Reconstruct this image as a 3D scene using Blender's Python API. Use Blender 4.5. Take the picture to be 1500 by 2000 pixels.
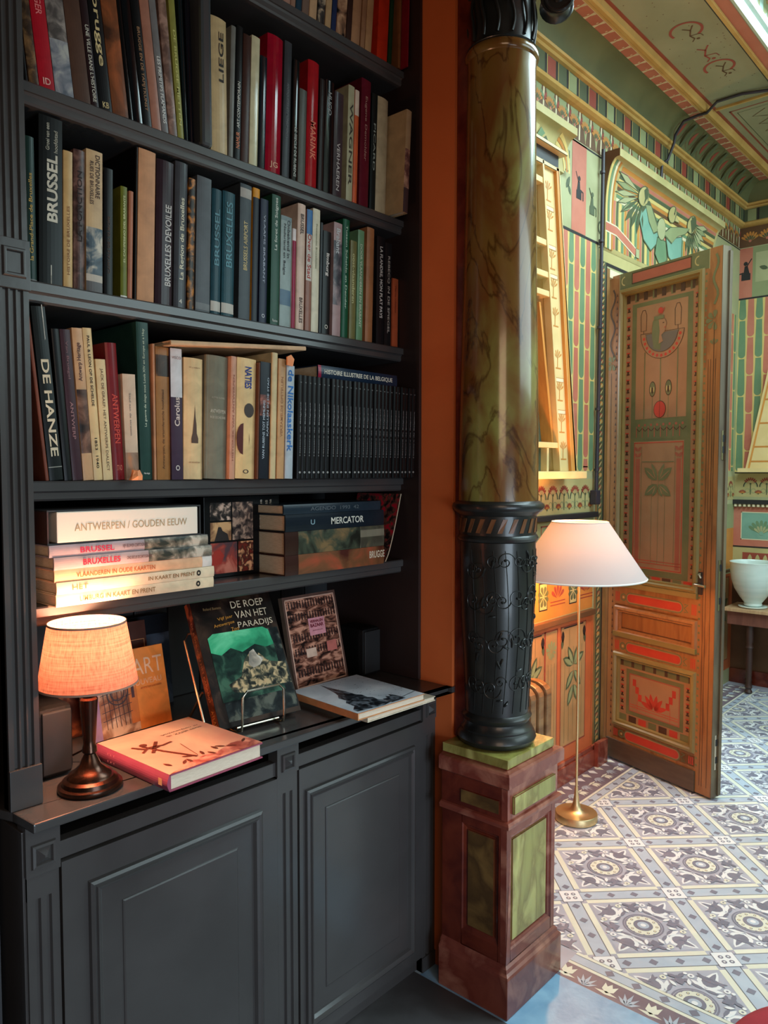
import bpy, bmesh, math, random
from mathutils import Vector, Matrix
random.seed(7)
SC=bpy.context.scene
for o in list(bpy.data.objects): bpy.data.objects.remove(o)
COL=SC.collection
# ---------------- camera ----------------
CAMF=1500.0; CAMH=1.5; HOR=920.0; VPX=2098.0
TH=math.atan((1000-HOR)/CAMF)
_yd=(HOR-1000)/CAMF
ANG=math.atan2((VPX-750)/CAMF, math.cos(TH)-_yd*math.sin(TH))
Fh=Vector((math.cos(ANG),math.sin(ANG),0)); RT=Vector((math.sin(ANG),-math.cos(ANG),0)); ZZ=Vector((0,0,1))
FW=Fh*math.cos(TH)-ZZ*math.sin(TH); UP=Fh*math.sin(TH)+ZZ*math.cos(TH)
CP=Vector((0,0,CAMH))
def plane_pt(u,v,ax,val):
    r=FW+RT*((u-750)/CAMF)-UP*((v-1000)/CAMF); t=(val-CP[ax])/r[ax]; return CP+r*t
def PX(u,v,x): return plane_pt(u,v,0,x)
def PY(u,v,y): return plane_pt(u,v,1,y)
def PZ(u,v,z): return plane_pt(u,v,2,z)
cam=bpy.data.cameras.new('camera'); co=bpy.data.objects.new('camera',cam); COL.objects.link(co)
cam.sensor_fit='VERTICAL'; cam.sensor_height=36; cam.lens=36*CAMF/2000; cam.clip_start=.02
m=Matrix((RT,UP,-FW)).transposed().to_4x4(); m.translation=CP; co.matrix_world=m
SC.camera=co
# ---------------- world, lights, exposure ----------------
w=bpy.data.worlds.new('world'); SC.world=w; w.use_nodes=True
w.node_tree.nodes['Background'].inputs[0].default_value=(0.75,0.9,1.0,1); w.node_tree.nodes['Background'].inputs[1].default_value=0.05
def area(name,loc,target,sx,sy,power,color):
    l=bpy.data.lights.new(name,'AREA'); l.shape='RECTANGLE'; l.size=sx; l.size_y=sy; l.energy=power; l.color=color
    o=bpy.data.objects.new(name,l); COL.objects.link(o); o.location=loc
    o.rotation_euler=(Vector(target)-Vector(loc)).to_track_quat('-Z','Y').to_euler(); return o
def point(name,loc,power,color,r=.03):
    l=bpy.data.lights.new(name,'POINT'); l.energy=power; l.color=color; l.shadow_soft_size=r
    o=bpy.data.objects.new(name,l); COL.objects.link(o); o.location=loc; return o
area('window_daylight',(3.9,-2.0,2.80),(3.4,2,.9),3.4,1.24,62,(.74,.97,1.0))
area('skylight_daylight',(3.45,.34,3.60),(3.45,.40,0),2.5,1.4,122,(.70,.94,1.0))
area('cabinet_fill_light',(.5,-1.9,.75),(1.45,1.4,.25),1.4,1.1,15,(.70,.86,1.0)).data.spread=math.radians(80)  # added cool fill, aimed low and narrowed to brighten the cabinet doors
area('library_ceiling_lamp',(-.5,-1.0,2.1),(1.3,1.5,1.2),1.1,.9,14,(1,.66,.43))
area('corridor_daylight',(4.1,2.7,2.2),(4.0,1.8,0.6),.5,.5,40,(.85,.92,1.0))
SC.view_settings.view_transform='Standard'; SC.view_settings.look='None'; SC.view_settings.gamma=1; SC.view_settings.exposure=0.0
SC.view_settings.use_curve_mapping=False
# ---------------- materials ----------------
def lin(c):
    return tuple(((x/255)/12.92 if x/255<=.04045 else ((x/255+.055)/1.055)**2.4) for x in c)
MATS={}
def mat(name,c,rough=.5,metal=0,c2=None,scale=8,bump=0,coat=0,stretch=None,c3=None,detail=4,lo=.35,hi=.65,spec=.5,bscale=None,kind='noise'):
    if name in MATS: return MATS[name]
    m=bpy.data.materials.new(name); m.use_nodes=True; nt=m.node_tree; b=nt.nodes['Principled BSDF']
    b.inputs['Roughness'].default_value=rough; b.inputs['Metallic'].default_value=metal
    b.inputs['Coat Weight'].default_value=coat; b.inputs['Coat Roughness'].default_value=.08
    b.inputs['Specular IOR Level'].default_value=spec
    b.inputs['Base Color'].default_value=(*lin(c),1)
    if c2 or bump:
        tc=nt.nodes.new('ShaderNodeTexCoord'); mp=nt.nodes.new('ShaderNodeMapping'); nt.links.new(tc.outputs['Object'],mp.inputs[0])
        if stretch: mp.inputs['Scale'].default_value=stretch
    if c2:
        n=nt.nodes.new('ShaderNodeTexNoise') if kind=='noise' else nt.nodes.new('ShaderNodeTexVoronoi')
        n.inputs['Scale'].default_value=scale
        if kind=='noise': n.inputs['Detail'].default_value=detail; n.inputs['Distortion'].default_value=.6
        nt.links.new(mp.outputs[0],n.inputs['Vector'])
        r=nt.nodes.new('ShaderNodeValToRGB'); nt.links.new(n.outputs[0],r.inputs[0])
        e=r.color_ramp.elements; e[0].position=lo; e[0].color=(*lin(c),1); e[1].position=hi; e[1].color=(*lin(c2),1)
        if c3:
            q=e.new((lo+hi)/2); q.color=(*lin(c3),1)
        nt.links.new(r.outputs[0],b.inputs['Base Color'])
    if bump:
        n2=nt.nodes.new('ShaderNodeTexNoise'); n2.inputs['Scale'].default_value=bscale or scale*4; n2.inputs['Detail'].default_value=3
        nt.links.new(mp.outputs[0],n2.inputs['Vector'])
        bp=nt.nodes.new('ShaderNodeBump'); bp.inputs['Strength'].default_value=bump; bp.inputs['Distance'].default_value=.01
        nt.links.new(n2.outputs[0],bp.inputs['Height']); nt.links.new(bp.outputs[0],b.inputs['Normal'])
    MATS[name]=m; return m
def cm(c,rough=.45,tag='tint'):
    """plain coloured material from an rgb triple, a little mottled"""
    n='%s_%02x%02x%02x_%d'%(tag,*c,int(rough*100))
    d=tuple(max(0,int(x*.86)) for x in c)
    return mat(n,d,rough,c2=c,scale=25,lo=.3,hi=.7,spec=.5 if rough<.18 else .22)
# ---------------- mesh builder ----------------
class MB:
    def __init__(s): s.v=[]; s.f=[]; s.mi=[]; s.m=[]; s.sm=[]; s.T=None
    def _m(s,m):
        if m not in s.m: s.m.append(m)
        return s.m.index(m)
    def add(s,vs,fs,m,smooth=False):
        o=len(s.v); k=s._m(m)
        for p in vs:
            p=Vector(p)
            if s.T: p=s.T@p
            s.v.append(p)
        for f in fs: s.f.append([o+i for i in f]); s.mi.append(k); s.sm.append(smooth)
    def box(s,a,b,m):
        x0,y0,z0=a; x1,y1,z1=b
        s.add([(x0,y0,z0),(x1,y0,z0),(x1,y1,z0),(x0,y1,z0),(x0,y0,z1),(x1,y0,z1),(x1,y1,z1),(x0,y1,z1)],
              [(0,3,2,1),(4,5,6,7),(0,1,5,4),(1,2,6,5),(2,3,7,6),(3,0,4,7)],m)
    def prism(s,pts,m,fn,h0,h1,smooth=False):
        """2D polygon extruded: fn(u,v,h)->3D"""
        n=len(pts); vs=[fn(u,v,h0) for u,v in pts]+[fn(u,v,h1) for u,v in pts]
        s.add(vs,[tuple(range(n))[::-1],tuple(range(n,2*n))],m)
        s.add(vs,[(i,(i+1)%n,n+(i+1)%n,n+i) for i in range(n)],m,smooth)
    def lathe(s,prof,m,c=(0,0,0),n=48,smooth=True,caps=True):
        vs=[];fs=[]
        for r,z in prof:
            for i in range(n):
                a=2*math.pi*i/n; vs.append((c[0]+r*math.cos(a),c[1]+r*math.sin(a),c[2]+z))
        for j in range(len(prof)-1):
            for i in range(n): k=(i+1)%n; fs.append((j*n+i,j*n+k,(j+1)*n+k,(j+1)*n+i))
        s.add(vs,fs,m,smooth)
        if caps:
            L=len(prof)-1
            if prof[0][0]>1e-5: s.add(vs[:n],[tuple(range(n))[::-1]],m)
            if prof[L][0]>1e-5: s.add(vs[L*n:],[tuple(range(n))],m)
    def tube(s,pts,r,m,n=10):
        pts=[Vector(p) for p in pts]; vs=[];fs=[]
        for i,p in enumerate(pts):
            d=(pts[min(i+1,len(pts)-1)]-pts[max(i-1,0)]).normalized()
            a=d.orthogonal().normalized() if i==0 else (a-d*a.dot(d)).normalized()
            b=d.cross(a)
            for k in range(n):
                t=2*math.pi*k/n; vs.append(p+(a*math.cos(t)+b*math.sin(t))*r)
        for j in range(len(pts)-1):
            for i in range(n): k=(i+1)%n; fs.append((j*n+i,j*n+k,(j+1)*n+k,(j+1)*n+i))
        fs.append(tuple(range(n))[::-1]); fs.append(tuple(range((len(pts)-1)*n,len(pts)*n)))
        s.add(vs,fs,m,True)
    def sweep(s,prof,m,fn,t0,t1,smooth=False):
        """open profile [(d,z)] run along t: fn(t,d,z)"""
        n=len(prof); vs=[fn(t0,d,z) for d,z in prof]+[fn(t1,d,z) for d,z in prof]
        s.add(vs,[(i,i+1,n+i+1,n+i) for i in range(n-1)],m,smooth)
    def frame(s,rect,prof,m,fn,fill=None):
        """mitred moulding on rect (u0,v0,u1,v1); prof [(inset,height)]; fn(u,v,h)"""
        u0,v0,u1,v1=rect; vs=[]
        for i,h in prof: vs+= [fn(u0+i,v0+i,h),fn(u1-i,v0+i,h),fn(u1-i,v1-i,h),fn(u0+i,v1-i,h)]
        fs=[]
        for j in range(len(prof)-1):
            for k in range(4): q=(k+1)%4; fs.append((j*4+k,j*4+q,j*4+4+q,j*4+4+k))
        s.add(vs,fs,m)
        if fill:
            j=(len(prof)-1)*4; s.add(vs[j:],[(0,1,2,3)],fill)
    def build(s,name,parent=None,bevel=0,loc=None):
        me=bpy.data.meshes.new(name); me.from_pydata([tuple(p) for p in s.v],[],s.f)
        for m in s.m: me.materials.append(m)
        me.polygons.foreach_set('material_index',s.mi); me.polygons.foreach_set('use_smooth',s.sm)
        me.update()
        bm=bmesh.new(); bm.from_mesh(me)
        if bevel:
            bmesh.ops.remove_doubles(bm,verts=bm.verts,dist=1e-6)
            ed=[e for e in bm.edges if len(e.link_faces)==2 and e.calc_face_angle(0)>.7]
            bmesh.ops.bevel(bm,geom=ed,offset=bevel,segments=2,affect='EDGES',profile=.6,clamp_overlap=True)
        if bevel!=0 or getattr(s,'fixn',False): bmesh.ops.recalc_face_normals(bm,faces=bm.faces)
        bm.to_mesh(me); bm.free()
        if any(s.sm): me.set_sharp_from_angle(angle=math.radians(38))
        o=bpy.data.objects.new(name,me); COL.objects.link(o)
        if parent: o.parent=parent
        return o
def bx(name,a,b,m,parent=None,bevel=0):
    q=MB(); q.box(a,b,m); return q.build(name,parent,bevel)
def empty(name,loc=(0,0,0),rz=0,rot=None):
    o=bpy.data.objects.new(name,None); o.empty_display_size=.05; COL.objects.link(o); o.location=loc; o.rotation_euler=rot or (0,0,rz); return o
def tag(o,label=None,cat=None,group=None,kind=None):
    if label: o['label']=label
    if cat: o['category']=cat
    if group: o['group']=group
    if kind: o['kind']=kind
    return o
def struct(o,label=None,cat=None):
    o['kind']='structure'
    if label: o['label']=label
    if cat: o['category']=cat
    return o
# planar maps
def fY(y,sgn=-1): return lambda u,v,h:(u,y+sgn*h,v)      # wall facing -Y : u=x v=z
def fX(x,sgn=-1): return lambda u,v,h:(x+sgn*h,u,v)      # wall facing -X : u=y v=z
def fZ(z,sgn=1): return lambda u,v,h:(u,v,z+sgn*h)
# ---------------- painted decoration (thin paint layers kept inside the surface's own mesh) ----------------
class Paint:
    def __init__(s,mb,fn,step=.0005,flip=False): s.mb=mb; s.fn=fn; s.st=step; s.clip=None; s.flip=flip
    def poly(s,pts,m,lay=1):
        if s.clip:
            x0,y0,x1,y1=s.clip
            for ax,val,sg in ((0,x0,1),(0,x1,-1),(1,y0,1),(1,y1,-1)):
                out=[]
                for i in range(len(pts)):
                    a=pts[i-1]; b=pts[i]; da=(a[ax]-val)*sg; db=(b[ax]-val)*sg
                    if (da>=0)!=(db>=0):
                        t=da/(da-db); out.append((a[0]+(b[0]-a[0])*t,a[1]+(b[1]-a[1])*t))
                    if db>=0: out.append(b)
                pts=out
                if len(pts)<3: return
        h=s.st*lay; s.mb.add([s.fn(u,v,h) for u,v in pts],[tuple(range(len(pts)))],m)
    def rect(s,u0,v0,u1,v1,m,lay=1): s.poly([(u0,v0),(u1,v0),(u1,v1),(u0,v1)],m,lay)
    def box(s,u0,v0,u1,v1,wd,m,lay=2):
        s.rect(u0,v0,u1,v0+wd,m,lay); s.rect(u0,v1-wd,u1,v1,m,lay); s.rect(u0,v0,u0+wd,v1,m,lay); s.rect(u1-wd,v0,u1,v1,m,lay)
    def disc(s,u,v,r,m,lay=1,n=16,ry=None): s.poly([(u+r*math.cos(2*math.pi*i/n),v+(ry or r)*math.sin(2*math.pi*i/n)) for i in range(n)],m,lay)
    def line(s,pts,wd,m,lay=2,closed=False):
        n=len(pts); P=[Vector(p) for p in pts]; L=[];R=[]
        for i in range(n):
            a=P[(i-1)%n] if (closed or i>0) else P[i]; b=P[(i+1)%n] if (closed or i<n-1) else P[i]
            d=(b-a); d=d.normalized() if d.length>1e-9 else Vector((1,0)); q=Vector((-d.y,d.x))*wd/2
            L.append(P[i]+q); R.append(P[i]-q)
        for i in range(n if closed else n-1):
            j=(i+1)%n; s.poly([tuple(L[i]),tuple(R[i]),tuple(R[j]),tuple(L[j])],m,lay)
    def ring(s,u,v,r,wd,m,lay=2,a0=0,a1=360,n=20,ry=None):
        k=(ry or r)/r
        s.line([(u+r*math.cos(math.radians(a0+(a1-a0)*i/n)),v+k*r*math.sin(math.radians(a0+(a1-a0)*i/n))) for i in range(n+1)],wd,m,lay)
    def fan(s,u,v,r0,r1,a0,a1,n,m,lay=2,fat=.8):
        """palmette: n petals between angles"""
        for i in range(n):
            a=math.radians(a0+(a1-a0)*(i+.5)/n); d=math.radians((a1-a0)/n*.5*fat)
            pts=[(u+r0*math.cos(a),v+r0*math.sin(a))]
            rm=r0+(r1-r0)*.72
            pts+=[(u+rm*math.cos(a-d),v+rm*math.sin(a-d)),(u+r1*.94*math.cos(a-d*.6),v+r1*.94*math.sin(a-d*.6)),(u+r1*math.cos(a),v+r1*math.sin(a)),(u+r1*.94*math.cos(a+d*.6),v+r1*.94*math.sin(a+d*.6)),(u+rm*math.cos(a+d),v+rm*math.sin(a+d))]
            s.poly(pts,m,lay)
    def leaf(s,u,v,ang,L,W,m,lay=2):
        a=math.radians(ang); c,q=math.cos(a),math.sin(a)
        pts=[(0,0),(.2*L,.35*W),(.5*L,.5*W),(.8*L,.3*W),(L,0),(.8*L,-.3*W),(.5*L,-.5*W),(.2*L,-.35*W)]
        s.poly([(u+x*c-y*q,v+x*q+y*c) for x,y in pts],m,lay)
# ---------------- lettering ----------------
_tc={}
def text_geo(txt,bold=0.0,shear=0):
    key=(txt,bold,shear)
    if key in _tc: return _tc[key]
    cu=bpy.data.curves.new('lettering','FONT'); cu.body=txt; cu.size=1; cu.offset=bold; cu.shear=shear; cu.resolution_u=3
    o=bpy.data.objects.new('lettering',cu); COL.objects.link(o)
    dg=bpy.context.evaluated_depsgraph_get(); dg.update()
    me=bpy.data.meshes.new_from_object(o.evaluated_get(dg))
    vs=[v.co.copy() for v in me.vertices]; fs=[tuple(p.vertices) for p in me.polygons]
    bpy.data.objects.remove(o); bpy.data.curves.remove(cu); bpy.data.meshes.remove(me)
    if not vs: vs=[Vector((0,0,0))]
    x0=min(v.x for v in vs);x1=max(v.x for v in vs);y0=min(v.y for v in vs);y1=max(v.y for v in vs)
    r=([((v.x-x0)/max(x1-x0,1e-6),(v.y-y0)/max(y1-y0,1e-6)) for v in vs],fs,(x1-x0)/max(y1-y0,1e-6)); _tc[key]=r; return r
def put_text(mb,txt,fn,c,length,height,m,ang=0,h=.0006,bold=.0,keep=False,shear=0):
    """centre c in (u,v); reading direction ang degrees"""
    vs,fs,asp=text_geo(txt,bold,shear)
    if keep: height=min(height,length/asp*1.25); length=min(length,height*asp*1.3)
    a=math.radians(ang); ca,sa=math.cos(a),math.sin(a)
    out=[]
    for x,y in vs:
        X=(x-.5)*length; Y=(y-.5)*height; out.append(fn(c[0]+X*ca-Y*sa,c[1]+X*sa+Y*ca,h))
    mb.add(out,fs,m)
# ================= palette =================
BLK=mat('painted_wood_charcoal',(60,58,58),.25,c2=(68,66,66),scale=3,spec=.5,bump=.03,bscale=30)
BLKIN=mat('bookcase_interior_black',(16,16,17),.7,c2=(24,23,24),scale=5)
PAGE=mat('page_edges',(205,188,160),.85,c2=(170,150,122),scale=60,stretch=(40,1,1))
GOLDM=mat('brushed_brass',(228,204,156),.42,1,c2=(214,190,144),scale=4)
STEEL=mat('wire_nickel',(200,190,170),.22,1)
# ================= STRUCTURE =================
YW=1.785; XF=5.70; ZC=3.44; X0=2.05
STONE=mat('blue_stone',(120,160,192),.4,c2=(146,184,210),scale=14,detail=8,bump=.08)
SLATE=mat('dark_slate_floor',(60,58,58),.4,c2=(84,84,86),scale=6,detail=6)
q=MB(); q.box((-3,-3,-.1),(1.72,2.0,0),SLATE); struct(q.build('floor_library'))
q=MB(); q.box((1.72,-3,-.1),(1.995,1.40,0),STONE); struct(q.build('floor_threshold'))
# --- tiled floor ---
T_BG=mat('tile_lavender_grey',(160,162,174),.35,c2=(174,176,188),scale=9)
T_CR=mat('tile_cream',(220,221,204),.35,c2=(210,210,192),scale=9)
T_BL=mat('tile_pale_blue',(166,178,192),.35,c2=(178,190,202),scale=9)
T_DK=mat('tile_dark_grey',(116,117,131),.35,c2=(128,127,141),scale=9)
T_LN=mat('tile_line_dark',(104,104,112),.35)
T_WH=mat('tile_white',(222,224,224),.35)
T_YE=mat('tile_yellow',(222,210,160),.35)
T_PU=mat('tile_mauve',(112,100,112),.35,c2=(124,112,122),scale=9)
fl=MB(); fl.box((1.995,-2.4,-.1),(XF,YW+.015,0),T_BG)
fl.box((3.70,YW+.015,-.1),(4.42,3.0,0),T_BG)
P=Paint(fl,fZ(0),.00025)
N0=Vector((2.139,1.006)); HS=.2635; A=HS*math.sqrt(2)
EX=Vector((1,1)).normalized(); EY=Vector((1,-1)).normalized()
bx0,bx1,by0,by1=2.131,5.55,-2.25,1.555
P.clip=(bx0,by0,bx1,by1)
def tile(cx,cy,fine):
    def W(pts): return [tuple(Vector((cx,cy))+EX*a+EY*b) for a,b in pts]
    def pl(pts,m,l): P.poly(W(pts),m,l)
    def rect(a,b,c,d,m,l): pl([(a,b),(c,b),(c,d),(a,d)],m,l)
    h=A/2; nb=.026; cr=.046   # half node, outer cream
    F=h-cr                    # half field
    # bands: cream, line, blue on 4 sides (half of each)
    for s in (1,-1):
        for sw in (0,1):
            def R(a,b,c,d,m,l):
                if sw: rect(b,a,d,c,m,l)
                else: rect(a,b,c,d,m,l)
            R(-F-.0,s*F,F,s*(h-nb+.0),T_CR,1) if s>0 else R(-F,s*(h-nb),F,s*F,T_CR,1)
            a,b=sorted((s*(h-nb),s*h)); R(-F-.02,a,F+.02,b,T_BL,1)
            a,b=sorted((s*(h-nb),s*(h-nb+.003))); R(-F-.02,a,F+.02,b,T_LN,2)
            for i in (-1.5,-.5,.5,1.5):
                t=i*.083; d=.0155
                tri=[(t-d,s*h),(t,s*(h-d)),(t+d,s*h)]
                if sw: tri=[(y,x) for x,y in tri]
                pl(tri,T_DK,3)
    # node square quarter corners
    for sx in (1,-1):
        for sy in (1,-1):
            a,b=sorted((sx*(h-.036),sx*h)); c,d=sorted((sy*(h-.036),sy*h)); rect(a,c,b,d,T_DK,4)
            a,b=sorted((sx*(h-.034),sx*h)); c,d=sorted((sy*(h-.034),sy*h)); rect(a,c,b,d,T_WH,5)
            qx,qy=sx*(h-.012),sy*(h-.012)
            P.disc(*(Vector((cx,cy))+EX*qx+EY*qy),.0085,T_DK,6,8); P.disc(*(Vector((cx,cy))+EX*qx+EY*qy),.0035,T_WH,7,6)
    D=lambda a,b,r,m,l,n=16:P.disc(*(Vector((cx,cy))+EX*a+EY*b),r,m,l,n)
    g=F-.006
    rect(-g,-g,g,g,T_BG,2)
    D(0,0,.066,T_DK,3,28); D(0,0,.060,T_BG,4,28); D(0,0,.058,T_DK,5,28); D(0,0,.053,T_CR,6,28)
    for i in range(10):
        t=2*math.pi*i/10; D(.043*math.cos(t),.043*math.sin(t),.0052,T_DK,7,8); D(.043*math.cos(t),.043*math.sin(t),.003,T_YE,8,6)
        t+=math.pi/10; D(.054*math.cos(t),.054*math.sin(t),.0042,T_DK,7,6)
    D(0,0,.031,T_DK,9,20); D(0,0,.019,T_BL,10,16); D(0,0,.009,T_WH,11,10)
    if not fine: return
    lf=lambda a,b,ang,L,Wd,m,l: pl([(a+x*math.cos(ang)-y*math.sin(ang),b+x*math.sin(ang)+y*math.cos(ang)) for x,y in ((0,0),(.25*L,.42*Wd),(.55*L,.5*Wd),(.85*L,.25*Wd),(L,0),(.85*L,-.25*Wd),(.55*L,-.5*Wd),(.25*L,-.42*Wd))],m,l)
    for k in range(4):
        t=math.pi/4+k*math.pi/2; c,s_=math.cos(t),math.sin(t)
        # corner fleur: white outline then dark
        for dt,L in ((0,.075),(.55,.045),(-.55,.045)):
            lf(c*.088,s_*.088,t+dt,L+.018,.036,T_WH,3+dt*.6); lf(c*.096,s_*.096,t+dt,L,.019,T_DK,4.4+dt*.6)
        for sg in (1,-1):
            lf(c*.082,s_*.082,t+sg*1.25,.05,.016,T_WH,5.2+sg*.15); lf(c*.078,s_*.078,t+sg*1.5,.045,.012,T_DK,5.7+sg*.15)
            lf(c*.118,s_*.118,t+sg*1.1,.05,.014,T_DK,6.2+sg*.15)
            lf(c*.138,s_*.138,t+sg*1.9,.045,.012,T_DK,6.7+sg*.15)
            a,b=c*.112+sg*-s_*.052,s_*.112+sg*c*.052
            D(a,b,.0105,T_CR if k%2 else T_WH,7.3,8); D(a,b,.004,T_DK,7.6,6)
            D(c*.083-sg*s_*.055,s_*.083+sg*c*.055,.009,T_DK,8,8)
        t2=k*math.pi/2; c,s_=math.cos(t2),math.sin(t2)
        lf(c*.078,s_*.078,t2,.045,.026,T_DK,8.5); lf(c*.112,s_*.112,t2+1.0,.034,.014,T_DK,8.8); lf(c*.112,s_*.112,t2-1.0,.034,.014,T_DK,9.1)
        for sg in (1,-1):
            lf(c*.074-sg*s_*.02,s_*.074+sg*c*.02,t2+sg*.3,.03,.012,T_WH,9.5)
            D(c*.128-sg*s_*.03,s_*.128+sg*c*.03,.006,T_WH,9.8,8)
for i in range(-4,16):
    for j in range(-14,5):
        if (i+j)%2:
            cx,cy=N0.x+HS*i,N0.y+HS*j
            if cx<bx0-.26 or cx>bx1+.26 or cy>by1+.26 or cy<by0-.26: continue
            tile(cx,cy,cy>-.3)
P.clip=None
# borders
def border(along,cross0,sgn,a0,a1):
    """along: 'y' border of constant x ; cross0 inner edge ; sgn outward direction"""
    def r(t0,c0,t1,c1,m,l):
        x0,x1=sorted((cross0+sgn*c0,cross0+sgn*c1))
        if along=='y': P.rect(x0,t0,x1,t1,m,l)
        else: P.rect(t0,x0,t1,x1,m,l)
    def pg(pts,m,l):
        pp=[((cross0+sgn*c,t) if along=='y' else (t,cross0+sgn*c)) for t,c in pts]; P.poly(pp,m,l)
    W=.135 if along=='y' else .215
    r(a0,0,a1,W,T_PU,1)
    r(a0,0,a1,.012,T_CR,2); r(a0,.012,a1,.014,T_LN,3); r(a0,.014,a1,.048,T_BL,2); r(a0,.048,a1,.050,T_LN,3); r(a0,.050,a1,.062,T_CR,2)
    n=int((a1-a0)/.083)
    for i in range(n):
        t=a0+(i+.5)*.083; pg([(t-.016,.031),(t,.015),(t+.016,.031),(t,.047)],T_DK,4)
    n=int((a1-a0)/.13)
    for i in range(n):
        t=a0+(i+.5)*.13
        for dt,L in ((-.9,.028),(-.45,.034),(0,.038),(.45,.034),(.9,.028)):
            base=.13 if along=='y' else .135
            d=(math.sin(dt),-math.cos(dt)); nx=(-d[1]*.006,d[0]*.006)
            pg([(t,base),(t+d[0]*L*.6+nx[0],base+d[1]*L*.6+nx[1]),(t+d[0]*L*1.5,base+d[1]*L*1.5),(t+d[0]*L*.6-nx[0],base+d[1]*L*.6-nx[1])],T_BL,3)
        u=t+.065
        pg([(u-.02,.075),(u-.008,.088),(u,.072),(u+.008,.088),(u+.02,.075),(u+.018,.105),(u,.118),(u-.018,.105)],T_CR,3)
        pg([(u-.035,.118),(u,.110),(u+.035,.118),(u,.126)],T_CR,3)
        if along=='x':
            for tt in (t,u): pg([(tt-.02,.185),(tt,.15),(tt+.02,.185),(tt,.205)],T_CR if tt==t else T_WH,3)
border('y',bx0,-1,-2.3,1.10)
border('x',by1,1,2.06,5.6)
struct(fl.build('floor'),'patterned cement tile floor of blue grey squares','floor')
# --- library walls / pier / ceiling ---
ORANGE=mat('burnt_orange_plaster',(206,104,50),.6,c2=(198,96,44),scale=3,bump=.03,bscale=60)
LWALL=mat('charcoal_wall',(50,52,56),.5,c2=(58,60,64),scale=3)
struct(bx('wall_library_back',(-3,1.88,0),(1.79,2.0,3.3),BLKIN))
struct(bx('wall_library_left',(-3.1,-3,0),(-3,2,3.3),LWALL))
struct(bx('wall_library_side',(-3,1.46,0),(.555,1.56,3.3),LWALL))
struct(bx('wall_pier',(1.79,1.338,0),(2.05,2.0,3.3),ORANGE))
struct(bx('ceiling_library',(-3,-3,3.3),(2.05,2,3.4),LWALL))
MARB=mat('faux_marble_red',(138,70,54),.26,c2=(168,106,86),scale=9,detail=8,c3=(120,54,42),coat=.3)
MARBD=mat('faux_marble_dark_red',(84,26,16),.25,c2=(112,44,26),scale=14,detail=8,coat=.25)  # dark red marble; also stands for the pedestal's shaded left face
MARG=mat('faux_marble_olive',(150,146,76),.24,c2=(178,172,100),scale=6,detail=8,stretch=(3,3,1),c3=(128,116,56),coat=.3)
struct(bx('trim_1',(1.80,1.26,.72),(1.99,1.337,3.3),MARBD,bevel=.003))
# --- Egyptian room walls ---
EG_Y=mat('wall_paint_straw',(188,174,120),.55,c2=(170,158,104),scale=5)
EG_G=mat('wall_paint_sage',(132,140,98),.55,c2=(146,154,110),scale=4)
EG_PG=mat('wall_paint_pale_sage',(172,172,130),.55,c2=(156,156,114),scale=4)
EG_GD=mat('wall_paint_green',(98,128,94),.5,c2=(110,138,102),scale=6)
EG_R=mat('wall_paint_coral',(180,104,84),.5,c2=(192,118,96),scale=6)
EG_RD=mat('wall_paint_dark_red',(140,58,46),.5,c2=(150,70,54),scale=6)
EG_O=mat('wall_paint_ochre',(196,132,62),.5,c2=(184,120,54),scale=5)
EG_B=mat('wall_paint_teal',(112,154,136),.5,c2=(126,166,146),scale=6)
EG_BK=mat('wall_paint_black',(34,32,34),.5)
EG_DG=mat('wall_paint_dark_olive',(74,84,60),.5,c2=(84,94,66),scale=6)
EG_LY=mat('wall_paint_yellow_line',(208,184,112),.5)
EG_BR=mat('wall_paint_umber',(92,62,38),.5,c2=(104,74,48),scale=6)
EG_IV=mat('wall_paint_ivory',(222,210,176),.5,c2=(208,196,160),scale=6)
EG_GR=mat('gilt_moulding',(186,146,78),.38,c2=(206,168,98),scale=6)
# corridor behind the door opening
COR=mat('corridor_plaster',(226,224,214),.6)
struct(bx('wall_corridor',(3.2,3.0,0),(5.0,3.1,3.3),COR)); struct(bx('wall_corridor_side',(3.2,YW+.16,0),(3.3,3.0,3.3),COR)); struct(bx('wall_corridor_end',(4.9,YW+.16,0),(5.0,3.0,3.3),COR)); struct(bx('ceiling_corridor',(3.2,YW+.16,3.3),(5.0,3.1,3.4),COR))
def scales(P,u0,u1,z0,z1,mats,cw=.053,L=.263,lay=1,skew=0,start=0):
    P.rect(u0,z0,u1,z1,EG_LY,lay)
    n=int(round((u1-u0)/cw)); cw=(u1-u0)/n
    for c in range(n):
        m=mats[c%2]; uc=u0+(c+.5)*cw; z=z1+ (0 if (c+start)%2 else L*.45)
        while z>z0:
            zt=min(z,z1); zb=z-L+.006
            if zb<z0: zb=z0
            r=cw*.43
            pts=[(uc-r*.8,zt),(uc-r,zb+ (zt-zb)*.3+.0),(uc-r,min(zb+r,zt))]+[(uc+r*math.cos(math.radians(a)),zb+r+r*math.sin(math.radians(a))) for a in (200,225,250,270,290,315,340)]+[(uc+r,min(zb+r,zt)),(uc+r,zb+(zt-zb)*.3),(uc+r*.8,zt)]
            if zt-zb>r*2.2: P.poly(pts,m,lay+1)
            elif zt-zb>.01: P.rect(uc-r,zb,uc+r,zt,m,lay+1)
            z-=L
def lotus(P,u,z,s,m1,m2,m3,lay=3):
    P.fan(u,z,.1*s,s,25,155,7,m1,lay,.9); P.fan(u,z,.05*s,.62*s,30,150,5,m2,lay+1,.8); P.disc(u,z+.08*s,.14*s,m3,lay+2,8)
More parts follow.
